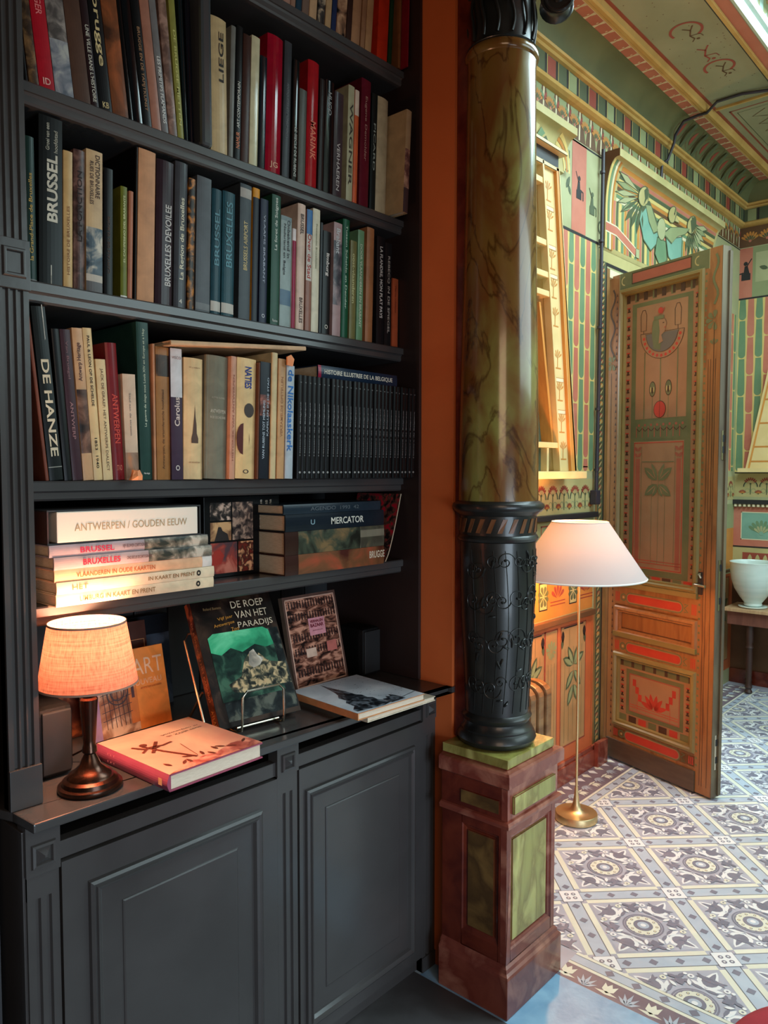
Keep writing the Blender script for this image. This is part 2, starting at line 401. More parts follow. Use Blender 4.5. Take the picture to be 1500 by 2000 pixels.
def lotus_arch_band(P,u0,u1,z0,z1,bg,lay=1):
    P.rect(u0,z0,u1,z1,bg,lay); pit=.105; n=int((u1-u0)/pit)
    for i in range(n):
        u=u0+(i+.5)*pit; h=z1-z0
        P.ring(u,z0+h*.42,.046,.006,EG_BK,lay+1,0,180,12); P.ring(u,z0+h*.42,.04,.006,EG_G,lay+2,0,180,12)
        lotus(P,u,z0+h*.52,.05,EG_RD,EG_Y,EG_DG,lay+3)
        P.rect(u-.003,z0+h*.1,u+.003,z0+h*.5,EG_DG,lay+2)
        P.ring(u-.02,z0+h*.25,.015,.004,EG_G,lay+2); P.ring(u+.02,z0+h*.25,.015,.004,EG_G,lay+2)
        lotus(P,u+pit/2,z0+h*.12,.03,EG_RD,EG_O,EG_DG,lay+3)
# wall left (facing -Y) with door opening 3.70..4.42, z<2.50
wl=MB(); DX0,DX1,DZ=3.70,4.42,2.52
wl.box((X0,YW,0),(DX0,YW+.16,3.5),EG_PG); wl.box((DX1,YW,0),(XF,YW+.16,3.5),EG_PG); wl.box((DX0,YW,DZ),(DX1,YW+.16,3.5),EG_PG)
P=Paint(wl,fY(YW))
UR=3.56
# wainscot
WTAN=mat('wainscot_tan',(176,138,92),.5,c2=(162,124,80),scale=7); WOR=mat('wainscot_orange',(196,104,62),.5,c2=(186,96,54),scale=7); JMB=mat('jamb_ochre_brown',(150,112,66),.5,c2=(132,96,54),scale=9)
P.rect(X0,.10,UR,.78,WOR,1)
u=3.243-.4*3
WV=[]
while u<3.5:
    a,b=u,u+.253
    P.rect(a,.17,b,.76,WTAN,2); P.box(a,.17,b,.76,.006,EG_RD,3)
    for k in range(1,6): P.rect(a+k*.042-.001,.19,a+k*.042+.001,.74-.09*(k%2),EG_DG,3)
    for sx in (a+.02,b-.02): 
        P.leaf(sx,.74,-90,.06,.03,EG_BK,4); P.leaf(sx,.70,-80 if sx>u+.1 else -100,.05,.025,EG_DG,4)
    P.line([(a+.03,.75),(b-.03,.75)],.006,EG_BK,4)
    for sg in (1,-1):
        for z,an in ((.56,62),(.56,25),(.53,-50),(.46,-62)): P.leaf(a+.1265+sg*.004,z,90-sg*(90-an),.11,.048,EG_DG,4); P.leaf(a+.1265+sg*.006,z,90-sg*(90-an),.095,.026,EG_G,5)
    c=a-.145
    P.rect(c,.17,c+.115,.76,WTAN,2); P.box(c,.17,c+.115,.76,.006,EG_RD,3)
    P.fan(c+.0575,.66,.005,.05,0,180,5,EG_G,4); P.fan(c+.0575,.66,.005,.04,180,360,5,EG_G,4)
    for k in (1,2,3): P.rect(c+k*.029-.001,.19,c+k*.029+.001,.60,EG_DG,3)
    u+=.4
# rail and band above
P.rect(X0,.815,UR,1.10,EG_O,1)
u=2.2
while u<3.45:
    P.rect(u,.86,u+.075,.99,EG_BK,2); P.rect(u+.006,.866,u+.069,.984,EG_Y,3); P.fan(u+.0375,.925,.006,.05,0,360,8,EG_DG,4); 
    v=u+.15
    P.fan(v+.02,.90,.01,.07,20,160,5,EG_RD,3); P.line([(v-.05,.89),(v+.09,.89)],.005,EG_RD,3); P.line([(v-.05,.875),(v+.09,.875)],.005,EG_RD,3)
    u+=.28
P.rect(X0,1.10,UR,1.27,EG_G,1)
for k in range(8):
    u=2.2+k*.17; P.box(u,1.12,u+.13,1.25,.006,EG_RD,2); lotus(P,u+.065,1.16,.05,EG_PG,EG_DG,EG_R,3)
lotus_arch_band(P,X0,UR,1.30,1.462,EG_Y)
scales(P,3.215,UR-.01,1.50,2.612,(EG_R,EG_GD),start=1)
P.rect(X0,1.50,3.21,2.7,EG_PG,1)
P.rect(X0,2.612,3.66,2.624,EG_BK,4)
P.rect(3.295,2.626,3.435,3.04,EG_R,2)
P.rect(3.0,2.626,3.29,3.04,EG_PG,2)
# seated figures and glyphs
def seated(P,u,z,s,m,lay=4):
    P.rect(u-.25*s,z,u+.2*s,z+.35*s,m,lay); P.poly([(u-.2*s,z+.35*s),(u+.1*s,z+.35*s),(u+.05*s,z+.75*s),(u-.1*s,z+.75*s)],m,lay); P.disc(u,z+.87*s,.11*s,m,lay,8)
    P.line([(u+.1*s,z+.4*s),(u+.35*s,z+.35*s),(u+.35*s,z)],.08*s,m,lay); P.line([(u-.3*s,z+1.1*s),(u-.05*s,z+.7*s)],.05*s,m,lay)
seated(P,3.365,2.78,.11,EG_BK); seated(P,3.50,2.74,.11,EG_DG)
P.leaf(3.24,2.80,60,.07,.03,EG_DG,3); P.leaf(3.26,2.82,-60,.05,.025,EG_DG,3); P.line([(3.23,2.88),(3.27,2.88),(3.27,2.92)],.008,EG_DG,3)
for k in range(3): P.rect(3.235+.014*k,2.94,3.243+.014*k,2.975,EG_DG,3)
# cartouche & arm left of the overdoor
P.ring(3.60,2.70,.035,.01,EG_DG,3,ry=.03)
# the same decoration continues right of the doorway
scales(P,4.62,5.66,1.50,2.58,(EG_R,EG_GD),start=0)
lotus_arch_band(P,4.62,XF-.01,1.30,1.462,EG_Y)
P.rect(4.62,.10,XF,.78,WOR,1)
for k in range(3):
    a=4.70+.34*k; P.rect(a,.17,a+.25,.76,WTAN,2); P.box(a,.17,a+.25,.76,.006,EG_RD,3)
    for sg in (1,-1):
        for z,an in ((.56,62),(.56,25),(.53,-50),(.46,-62)): P.leaf(a+.125+sg*.004,z,90-sg*(90-an),.11,.048,EG_DG,4)
P.rect(4.62,.79,XF,.81,EG_BR,2); P.rect(4.62,.815,XF,1.10,EG_O,1); P.rect(4.62,1.10,XF,1.27,EG_G,1)
P.rect(4.42,.08,4.50,2.57,JMB,3); P.rect(4.50,.08,4.545,2.57,EG_DG,3)
# frieze
P.rect(X0,3.045,XF,3.19,EG_BR,1)
u=X0+.05
while u<XF-.05:
    P.poly([(u-.04,3.19),(u+.04,3.19),(u,3.05)],EG_G,2); lotus(P,u,3.10,.055,EG_O,EG_DG,EG_R,3); P.rect(u-.002,3.05,u+.002,3.1,EG_Y,3)
    P.line([(u+.05,3.05),(u+.055,3.18)],.012,EG_IV,2); P.leaf(u+.055,3.12,60,.05,.02,EG_RD,3); P.leaf(u+.055,3.12,120,.05,.02,EG_GD,3)
    u+=.11
P.rect(X0,3.032,XF,3.040,EG_BK,2)
# overdoor painted field
P.rect(3.66,2.60,5.25,2.97,EG_PG,2)
for k in range(32):
    u=3.66+.05*k; P.rect(u,2.62,u+.012,2.9,(EG_G,EG_O,EG_GD,EG_R)[k%4],3)
# door case : jamb ornament
P.rect(3.575,.08,3.595,2.57,JMB,3); P.rect(3.595,.08,3.655,2.57,EG_DG,3); P.rect(3.56,.08,3.575,.80,WOR,3)
z=.10
k=0
while z<2.55:
    P.disc(3.625,z,.018,(EG_BR,EG_O,EG_RD)[k%3],4,6,ry=.012); P.leaf(3.605,z+.012,40,.045,.01,EG_Y,5); z+=.03;k+=1
P.rect(3.655,.08,3.668,2.56,EG_BK,3); P.rect(3.668,.0,3.70,2.52,JMB,3)
P.rect(3.575,2.545,4.5,2.60,EG_Y,4); P.rect(3.66,2.53,4.5,2.545,EG_BK,5); P.rect(3.575,2.60,4.6,2.606,EG_BK,5)
# reveal zigzag inside opening
wl.box((DX0,YW+.0,DZ-.04),(DX1,YW+.10,DZ),EG_IV)
PQ=Paint(wl,lambda u,v,h:(u,v,DZ-.04-h))
for k in range(20): PQ.poly([(DX0+.04*k,YW),(DX0+.04*k+.02,YW+.09),(DX0+.04*k+.04,YW)],EG_O if k%2 else EG_G,1)
struct(wl.build('wall_left'),'painted decorative wall with scale pattern, lotus bands and green red panels','wall')
# far wall facing -X
wf=MB(); wf.box((XF,-2.4,0),(XF+.12,YW+.16,3.5),EG_PG); P=Paint(wf,fX(XF))
P.rect(-1,2.70,1.70,3.04,EG_G,1); P.rect(1.70,2.70,YW,3.04,EG_R,2); P.rect(1.2,2.8,1.68,3.0,EG_PG,2); seated(P,1.745,2.82,.13,EG_BK); P.leaf(1.6,2.88,20,.06,.03,EG_DG,4); P.leaf(1.55,2.9,160,.06,.03,EG_DG,4)
P.rect(-1,2.689,YW,2.70,EG_BK,4)
scales(P,.2,YW,1.49,2.688,(EG_GD,EG_R),cw=.054,start=0)
lotus_arch_band(P,-1,YW,1.32,1.487,EG_Y)
P.rect(-1,1.485,YW,1.492,EG_BK,6)
P.rect(-1,.97,YW,1.25,EG_R,1)
P.rect(1.42,1.02,1.735,1.215,EG_B,2); P.box(1.42,1.02,1.735,1.215,.006,EG_IV,3)
lotus(P,1.60,1.06,.10,EG_GD,EG_PG,EG_B,4)
P.rect(.9,1.02,1.36,1.215,EG_B,2)
P.rect(-1,.965,YW,.975,EG_BK,4)
P.rect(-1,.80,YW,.965,EG_Y,1)
for k in range(6):
    u=1.72-.24*k; P.rect(u-.2,.85,u,.93,EG_RD,2); 
    for t in (.05,.10,.15): P.leaf(u-t,.86,90,.06,.03,EG_Y,3)
P.rect(-1,.10,YW,.80,EG_BR,1)
P.rect(-1,3.045,YW,3.19,EG_BR,1)
for k in range(14):
    u=1.72-.11*k; lotus(P,u,3.08,.07,EG_O,EG_DG,EG_R,3)
wf.box((XF-.03,-1,1.27),(XF,YW,1.30),EG_BK)
for k in range(40): wf.box((XF-.026,1.76-.03*k,1.252),(XF,1.775-.03*k,1.27),EG_IV)
wf.box((XF-.02,-1,0),(XF,YW,.10),MARBD)
struct(wf.build('wall_far'),'far painted wall with scales, lotus band and teal panel','wall')
# right wall with window openings (out of frame) and rear closure
wr=MB()
WINP=EG_PG
wr.box((2.05,-2.5,0),(2.3,-2.4,3.5),WINP); wr.box((5.5,-2.5,0),(5.82,-2.4,3.5),WINP); wr.box((2.3,-2.5,0),(5.5,-2.4,.6),WINP); wr.box((2.3,-2.5,3.2),(5.5,-2.4,3.5),WINP)
struct(wr.build('wall_right'))
# skirting on left wall
sk=MB(); sk.box((X0,YW-.022,0),(3.66,YW,.085),MARB); sk.box((X0,YW-.014,.085),(3.66,YW,.105),MARB); sk.box((3.56,YW-.045,0),(3.668,YW-.022,.125),MARB)
struct(sk.build('baseboard_left',bevel=.002),'red marbled baseboard','baseboard')
tr=MB(); tr.box((X0,YW-.028,.785),(3.545,YW,.812),EG_BR); struct(tr.build('trim_2',bevel=.003),'dark dado rail','trim')
tr=MB(); tr.box((X0,YW-.03,1.272),(3.56,YW,1.298),EG_BK); struct(tr.build('trim_3',bevel=.004),'dark moulding under lotus band','trim')
# cornice swept on both walls with mitre at corner
def corn(prof,m,name,smooth=False,extra=None):
    q=MB(); n=len(prof)
    rows=[[(X0,YW-d,z) for d,z in prof],[(XF-d,YW-d,z) for d,z in prof],[(XF-d,-2.4,z) for d,z in prof]]
    vs=sum(rows,[])
    for a in (0,1): q.add(vs,[(a*n+i,a*n+i+1,(a+1)*n+i+1,(a+1)*n+i) for i in range(n-1)],m,smooth)
    if extra: extra(q)
    return q
COVE=mat('cove_dark_green',(90,94,60),.55,c2=(106,108,70),scale=4)
prof_c=[(.060+.104*(1-math.cos(t)),3.315+.108*math.sin(t)) for t in [math.pi/2*i/8 for i in range(9)]]
def cove_dec(q):
    # painted scallops near the far end of the cove
    def F(u,v,h):
        t=math.pi/2*v; d=.060+.104*(1-math.cos(t)); z=3.315+.108*math.sin(t)
        return (u,YW-d-h*math.sin(1.57-t)*1.0,z-h*.6)
    P=Paint(q,F,.0009); u=4.35
    while u<5.5:
        P.ring(u,.55,.055,.006,EG_BR,1,0,360,16,ry=.42); P.leaf(u,.3,90,.5,.035,EG_RD,2); P.rect(u+.06,.1,u+.09,.95,EG_DG,1); u+=.17
q=corn(prof_c,COVE,'',True,cove_dec); struct(q.build('trim_4'),'green cove below ceiling','cornice')
prof_m=[(.035,3.292),(.05,3.295),(.058,3.303),(.05,3.309),(.064,3.313),(.068,3.322),(.058,3.330)]
q=corn(prof_m,EG_GR,''); struct(q.build('trim_5'),'gilt moulding above striped frieze','cornice')
def stripes(q):
    P=Paint(q,fY(YW-.035)); u=X0; k=0
    while u<XF-.06:
        P.rect(u+.006,3.212,u+.075,3.288,(EG_G,EG_DG,EG_RD,EG_DG)[k%4],1); P.rect(u+.078,3.205,u+.092,3.292,EG_BK,1); P.rect(u,3.205,u+.004,3.292,EG_LY,2)
        u+=.095; k+=1
    P=Paint(q,fX(XF-.035)); u=YW-.05; k=0
    while u>0:
        P.rect(u-.06,3.212,u-.006,3.288,(EG_G,EG_DG,EG_RD,EG_DG)[k%4],1); P.rect(u-.08,3.205,u-.066,3.292,EG_BK,1); u-=.085; k+=1
q=corn([(.0,3.20),(.035,3.203),(.035,3.295)],EG_DG,'',False,stripes); struct(q.build('trim_6'),'striped painted frieze','cornice')
q=corn([(0,3.180),(.02,3.184),(.036,3.192),(.042,3.202),(.034,3.212),(.03,3.218)],EG_GR,''); struct(q.build('trim_7'),'gilt moulding below striped frieze','cornice')
# ceiling with skylight opening (x 2.3..4.9 , y -.45..1.125)
CEIL=mat('ceiling_paint_grey_green',(142,142,112),.55,c2=(156,154,124),scale=3)
ce=MB(); SX0,SX1,SY0,SY1=2.15,4.75,-.45,1.125
ce.box((X0,SY1,ZC),(XF,YW,ZC+.06),CEIL); ce.box((X0,-2.4,ZC),(XF,SY0,ZC+.06),CEIL); ce.box((X0,SY0,ZC),(SX0,SY1,ZC+.06),CEIL); ce.box((SX1,SY0,ZC),(XF,SY1,ZC+.06),CEIL)
P=Paint(ce,fZ(ZC,-1))
# beam soffits: red/ivory flower band, gilt
ce.box((X0,1.562,3.424),(XF,1.628,ZC),EG_R)
P2=Paint(ce,fZ(3.424,-1)); u=X0
while u<XF-.1:
    P2.poly([(u,1.568),(u+.02,1.568),(u+.014,1.595),(u+.02,1.622),(u,1.622),(u+.006,1.595)],EG_IV,1); P2.rect(u-.006,1.59,u+.0,1.60,EG_IV,1); u+=.085
P2.rect(X0,1.562,XF,1.567,EG_IV,1); P2.rect(X0,1.623,XF,1.628,EG_O,1)
ce.sweep([(1.562,3.424),(1.556,3.414),(1.548,3.416),(1.54,3.410),(1.524,3.408),(1.516,3.414),(1.512,3.44)],EG_GR,lambda t,d,z:(t,d,z),X0,XF)
P.rect(X0,1.495,XF,1.512,EG_RD,1)
# cross beam and panel lines
for xx in (4.33,):
    ce.box((xx,1.20,3.428),(xx+.012,1.5,ZC),EG_GR)
P.box(4.42,1.23,5.55,1.46,.01,EG_RD,1); P.box(4.46,1.26,5.5,1.43,.004,EG_DG,1)
# ceiling drawings: acrobats, crescents and dots
def man(cx,cy,s,m):
    P.line([(cx,cy),(cx+.5*s,cy+.2*s),(cx+.9*s,cy+.1*s)],.09*s,m,2); P.line([(cx+.9*s,cy+.1*s),(cx+1.15*s,cy+.3*s)],.07*s,m,2); P.line([(cx+.5*s,cy+.2*s),(cx+.6*s,cy-.3*s),(cx+.9*s,cy-.35*s)],.06*s,m,2)
    P.line([(cx,cy),(cx-.35*s,cy+.3*s)],.08*s,m,2); P.line([(cx,cy),(cx-.4*s,cy-.25*s)],.08*s,m,2); P.disc(cx+1.0*s,cy-.05*s,.1*s,m,2,8)
CRR=mat('ceiling_drawing_red',(150,66,56),.55)
for pu,pv in ((1340,60),(1405,130)):
    p=PZ(pu,pv,ZC); P.ring(p.x,p.y,.066,.012,CRR,2,70,330,20); man(p.x+.01,p.y-.015,.085,EG_BR)
p=PZ(1378,98,ZC); man(p.x,p.y,.095,CRR)
random.seed(3)
for i in range(60):
    P.disc(random.uniform(2.6,4.3),random.uniform(1.22,1.48),.003,EG_BR,1,6)
for k in range(8):
    P.line([(4.5+.12*k,1.30),(4.56+.12*k,1.38),(4.6+.12*k,1.31)],.006,EG_BR,2)
# skylight frame
def sky_fr(y0,y1,z0,m): ce.box((SX0-.1,y0,z0),(XF-.3,y1,ZC+.02),m)
P.rect(X0,1.194,XF,1.206,EG_BK,1)
sky_fr(1.176,1.192,3.425,EG_GR)
P.rect(SX0,1.128,XF-.3,1.176,EG_R,1)
struct(ce.build('ceiling'),'painted ceiling with gilt beams and skylight opening','ceiling')
# lantern (bright glazed box above the opening)
LW=mat('lantern_white_teal',(206,226,216),.45,c2=(188,214,204),scale=8)
la=MB(); la.box((SX0-.04,SY1,ZC+.06),(SX1+.04,SY1+.04,4.2),LW); la.box((SX0-.04,SY0-.04,ZC+.06),(SX1+.04,SY0,4.2),LW); la.box((SX0-.04,SY0,ZC+.06),(SX0,SY1,4.2),LW); la.box((SX1,SY0,ZC+.06),(SX1+.04,SY1,4.2),LW)
la.sweep([(1.13,3.442),(1.112,3.436),(1.104,3.45),(1.10,3.47),(1.085,3.475),(1.08,3.50),(1.125,3.52)],LW,lambda t,d,z:(t,d,z),SX0,SX1)
P=Paint(la,lambda u,v,h:(u,SY1-h,v))
u=SX0
while u<SX1:
    P.poly([(u,3.56),(u+.05,3.60),(u+.09,3.56),(u+.09,3.82),(u+.05,3.86),(u,3.82)],EG_PG,1); lotus(P,u+.05,3.64,.08,EG_RD,EG_B,EG_O,2); u+=.14
la.box((SX0,SY0,4.2),(SX1,SY1,4.24),LW)
struct(la.build('trim_8'),'white and teal skylight surround','skylight surround')
# ================= overdoor =================
od=MB(); AXZ=[(.0,0)]
fn=lambda t,d,z:(t,YW-d,z)
ODX0,ODX1=3.615,5.13
prof=[(.003,2.60),(.012,2.62),(.012,2.80)]+[(.012+.058*(1-math.cos(math.pi/2*i/8))*1.0,2.80+.235*math.sin(math.pi/2*i/8)) for i in range(1,9)]+[(.085,3.035),(.085,3.072),(.0,3.072)]
od.sweep(prof,EG_Y,fn,ODX0,ODX1,True)
n=len(prof); pts=[(d,z) for d,z in prof]+[(0,2.60)]
od.add([(ODX0,YW-d,z) for d,z in pts],[tuple(range(len(pts)))],EG_BR); od.add([(ODX1,YW-d,z) for d,z in pts],[tuple(range(len(pts)))],EG_BR)
def FO(u,v,h):
    if v<2.80: d=.012
    else:
        s=min(1,(v-2.80)/.235); t=math.asin(s); d=.012+.058*(1-math.cos(t))
    return (u,YW-d-h,v)
P=Paint(od,FO,.0006)
def seg(P,pts,wd,m,lay):
    out=[]
    for a,b in zip(pts,pts[1:]):
        k=max(2,int(math.dist(a,b)/.02)); out+=[(a[0]+(b[0]-a[0])*i/k,a[1]+(b[1]-a[1])*i/k) for i in range(k)]
    out.append(pts[-1]); P.line(out,wd,m,lay)
cols=(EG_R,EG_DG,EG_LY,EG_GD,EG_O)
k=0; u=ODX0+.10
while u<ODX1-.06:
    seg(P,[(u,2.62),(u,2.86)],.024,cols[k%5],1); u+=.032; k+=1
for i,m in enumerate((EG_O,EG_R,EG_DG,EG_LY,EG_O,EG_BR,EG_LY,EG_GD,EG_IV)):
    z=3.022-i*.018; P.rect(ODX0+.11,z-.016,ODX1-.03,z,m,2)
for i,m in enumerate((EG_LY,EG_GD,EG_IV,EG_O)): seg(P,[(ODX0+.012+i*.022,2.61),(ODX0+.012+i*.022,3.03)],.018,m,2)
# winged figure: joints, long body wings, feather sprays
OLN=EG_DG
def blob(pts,m,l,k=.9):
    cx_=sum(x for x,_ in pts)/len(pts); cz_=sum(z for _,z in pts)/len(pts)
    P.poly(pts,OLN,l); P.poly([(cx_+(x-cx_)*k,cz_+(z-cz_)*k) for x,z in pts],m,l+1)
for jx,jz,sg,R in ((4.02,2.955,-1,.33),(4.70,2.965,1,.26)):
    for i in range(9):
        a_=math.radians((168+i*13.5) if sg<0 else (10-i*13.5)); ca,sa=math.cos(a_),math.sin(a_)*.62; na=(-math.sin(a_)*.020,math.cos(a_)*.016)
        p=[(jx+.05*ca,jz+.05*sa),(jx+R*.7*ca+na[0],jz+R*.7*sa+na[1]),(jx+R*ca,jz+R*sa),(jx+R*.7*ca-na[0],jz+R*.7*sa-na[1])]
        blob(p,(EG_PG,EG_G,EG_PG)[i%3],4,.8)
    blob([(jx+.065*math.cos(t),jz+.05*math.sin(t)) for t in [i*math.pi/7 for i in range(14)]],EG_Y,8,.9)
blob([(4.02,2.92),(4.10,2.955),(4.20,2.90),(4.27,2.85),(4.25,2.76),(4.16,2.70),(4.06,2.74),(4.0,2.84)],EG_B,6,.93)
blob([(4.05,2.93),(4.12,2.94),(4.21,2.885),(4.26,2.83),(4.19,2.80),(4.12,2.85)],EG_G,9,.9)
blob([(4.31,2.83),(4.40,2.885),(4.52,2.915),(4.64,2.935),(4.70,2.95),(4.64,2.90),(4.52,2.86),(4.44,2.80)],EG_G,9,.9)
blob([(4.36,2.82),(4.46,2.84),(4.60,2.88),(4.60,2.76),(4.52,2.68),(4.40,2.72)],EG_B,6,.92)
blob([(4.29+.06*math.cos(t),2.85+.062*math.sin(t)) for t in [i*math.pi/8 for i in range(16)]],EG_PG,10,.92)
blob([(4.24,2.80),(4.36,2.80),(4.38,2.70),(4.30,2.63),(4.21,2.70)],EG_GD,8,.92)
blob([(4.41+.055*math.cos(t),2.955+.045*math.sin(t)) for t in [i*math.pi/7 for i in range(14)]],EG_Y,10,.9); blob([(4.45,2.965),(4.53,2.935),(4.45,2.93)],EG_Y,12,.8)
P.disc(4.43,2.965,.008,EG_BK,14,8)
for a_,b_ in (((3.60,2.70),(3.93,2.665)),):
    seg(P,[(3.62,2.715),(3.74,2.715),(3.84,2.69),(3.97,2.655)],.052,EG_IV,3); seg(P,[(3.62,2.715),(3.74,2.715),(3.84,2.69),(3.97,2.655)],.038,EG_R,4)
blob([(3.97,2.68),(4.01,2.68),(4.01,2.63),(3.97,2.63)],EG_PG,5,.9)
P.poly([(4.93,2.74),(4.97,2.72),(4.95,2.68)],EG_DG,8)
tag(od.build('overdoor_cornice'),'curved painted overdoor panel with a winged bird in green and coral','overdoor panel')
# small cornice of the wall shelf unit (above) with painted wing
oc=MB()
prof=[(.0,2.84),(.02,2.845)]+[(.02+.05*(1-math.cos(math.pi/2*i/6)),2.845+.14*math.sin(math.pi/2*i/6)) for i in range(1,7)]+[(.085,2.99),(.085,3.022),(0,3.022)]
oc.sweep(prof,EG_Y,fn,2.2,3.185,True); oc.add([(3.185,YW-d,z) for d,z in prof],[tuple(range(len(prof)))],EG_IV)
P=Paint(oc,lambda u,v,h:(u,YW-.02-.05*(1-math.cos(math.asin(min(1,max(0,(v-2.845)/.14)))))-h,v),.0006)
for i in range(9): P.poly([(2.88,2.86),(2.88+.19*math.cos(.33*i),2.86+.11*abs(math.sin(.33*i))),(2.88+.19*math.cos(.33*i+.25),2.86+.11*abs(math.sin(.33*i+.25)))],(EG_GD,EG_Y,EG_DG)[i%3],2)
for i,m in enumerate((EG_LY,EG_O,EG_LY)): P.ring(3.06,2.855,.17-.022*i,.014,m,3,0,80,10,ry=(.17-.022*i)*.72)
tag(oc.build('shelf_unit_cornice'),'curved painted cornice above the pale shelf unit, beside the marbled column','cornice panel')
# ================= pale wall shelf unit (pylon shape) =================
CRW=mat('shelf_cream_wood',(222,198,142),.45,c2=(210,184,126),scale=5)
CRO=mat('shelf_orange_wood',(206,142,68),.42,c2=(194,128,58),scale=7,stretch=(6,6,1))
su=empty('wall_shelf_unit',(2.6,YW,1.5))
tag(su,'tall pale Egyptian style shelf unit with slanting side on the painted wall','shelf unit')
def ub(name): 
    return name
YF=1.70
def prism_xz(q,pts,y0,y1,m): q.prism(pts,m,lambda u,v,h:(u-2.6,h-YW,v-1.5),y0,y1)
q=MB(); prism_xz(q,[(2.2,1.466),(3.262,1.466),(3.262,1.499),(2.2,1.499)],YF-.03,YW,CRW); q.build('bottom_shelf',su,.003)
q=MB(); prism_xz(q,[(2.2,2.80),(3.02,2.80),(3.02,2.853),(2.2,2.853)],YF,YW,EG_BK); prism_xz(q,[(2.2,2.853),(3.045,2.853),(3.045,2.868),(2.2,2.868)],YF-.03,YW,CRW); prism_xz(q,[(2.2,2.765),(3.02,2.785),(3.02,2.80),(2.2,2.80)],YF-.004,YW,CRW); q.build('top_cap',su,.002)
q=MB(); prism_xz(q,[(2.886,2.78),(3.014,2.79),(3.208,1.50),(3.068,1.50)],YF+.012,YW,CRW); 
P=Paint(q,lambda u,v,h:(u-2.6,YF+.012-h-YW,v-1.5),.0006)
def sl(z): return (2.886+(2.78-z)/(1.28)*.182, 3.014+(2.79-z)/1.29*.194)
for z,kd in ((2.70,0),(2.58,1),(2.42,2),(2.30,1),(2.18,0),(2.0,0),(1.86,1),(1.72,2),(1.60,0)):
    a,b=sl(z); c=(a+b)/2-.012; 
    P.rect(c-.03,z-.05,c+.03,z-.044,EG_O,1); P.rect(c-.003,z-.044,c+.003,z,EG_O,1)
    P.fan(c,z-.005,.003,.04,20,160,5,EG_O,1,.6)
    if kd: P.rect(c-.035,z+.035,c+.035,z+.05,EG_IV,2); P.box(c-.035,z+.033,c+.035,z+.052,.002,EG_O,3)
q.build('slanted_pilaster',su)
q=MB()
for (a0,b0,a1,b1,m) in ((2.880,2.892,3.060,3.072,CRW),(2.996,3.018,3.166,3.212,CRO),(3.012,3.024,3.196,3.212,CRW)):
    prism_xz(q,[(a0,2.80),(b0,2.80),(b1,1.50),(a1,1.50)],YF-.004,YF+.03,m)
q.build('pilaster_frame',su,.001)
q=MB(); prism_xz(q,[(2.905,2.22),(2.918,2.22),(3.05,1.613),(3.03,1.613)],YF+.02,YW-.004,CRO); q.build('inner_side_board',su)
for z in (2.717,2.467,2.336,2.257,1.613):
    q=MB(); e=sl(z)[0]+.004; prism_xz(q,[(2.2,z-.012),(e,z-.012),(e,z+.012),(2.2,z+.012)],YF,YW-.01,CRW); q.build('shelf',su,.002)
for x in (2.958,2.80):
    q=MB(); prism_xz(q,[(x-.008,1.499),(x+.008,1.499),(x+.008,1.60),(x-.008,1.60)],YF,YF+.03,CRW); q.build('mullion',su)
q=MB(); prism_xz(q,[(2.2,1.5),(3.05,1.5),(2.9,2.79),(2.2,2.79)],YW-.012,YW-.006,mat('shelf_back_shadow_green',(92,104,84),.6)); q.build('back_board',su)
# pipe on wall
PIPE=mat('pipe_dark_grey',(50,48,58),.4)
q=MB(); q.tube([(3.569,YW-.02,3.066),(3.562,YW-.02,2.2),(3.545,YW-.02,1.40)],.009,PIPE)
for z in (2.95,2.62,2.2,1.8,1.5): q.tube([(3.565-(3.0-z)*.012,YW-.02,z),(3.565-(3.0-z)*.012,YW-.02,z+.012)],.013,PIPE)
pp=q.build('conduit_pipe'); tag(pp,'dark vertical conduit pipe running down beside the painted door case','pipe')
bxx=bx('junction_box',(3.51,YW-.04,1.335),(3.555,YW-.0055,1.405),PIPE,None,.004); tag(bxx,'small dark junction box at the foot of the conduit pipe','junction box')
# cable across ceiling
q=MB(); pts=[PY(1291,350,1.765),PY(1293,320,1.76),(4.285,1.735,3.22),(4.28,1.70,3.30),(4.27,1.69,3.335),(4.255,1.64,3.39),(4.27,1.57,3.405),(4.262,1.52,3.40),(4.235,1.46,3.43),(4.235,1.335,3.43),(4.27,1.225,3.425),(4.30,1.1,3.42)]
sm=[]
P0=[Vector(p) for p in pts]
for i in range(len(P0)-1):
    for t in (0,.5): sm.append(P0[i].lerp(P0[i+1],t))
q.tube(sm+[P0[-1]],.0075,PIPE); tag(q.build('ceiling_cable'),'black cable crossing the cove and the painted ceiling','cable')
# ================= painted door leaf =================
DW=mat('door_wood_ochre',(142,94,52),.42,c2=(128,82,44),scale=5,stretch=(4,4,.6),c3=(152,104,60),coat=.1)
DG=mat('door_paint_sage',(96,100,66),.5,c2=(108,112,76),scale=8)
DT=mat('door_paint_tan',(158,122,90),.5,c2=(148,110,80),scale=6)
DB=mat('door_paint_brown',(70,46,32),.5)
DR=mat('door_paint_red',(186,62,44),.5,c2=(172,54,40),scale=8)
DP=mat('door_paint_rose',(160,88,68),.5,c2=(150,80,62),scale=8)
DK=mat('door_kickplate_brown',(88,70,54),.4,c2=(78,60,46),scale=7,stretch=(1,1,6))
DE=mat('door_edge_worn',(112,100,76),.5,c2=(76,62,50),scale=6,stretch=(1,1,.3))
A0=Vector((3.748,1.813,0)); A1=Vector((3.54,1.181,0)); LT=(A1-A0).normalized()
NN=Vector((-(-LT.y)*-1,0,0)); NN=Vector((LT.y,-LT.x,0))   # toward the camera side (-x)
LL=(A1-A0).length; H=2.49
dr=empty('painted_door',A0+Vector((0,0,0)))
dr['kind']='structure'; dr.name='door_1'; tag(dr,'open painted door leaf with seated Egyptian head panel','door')
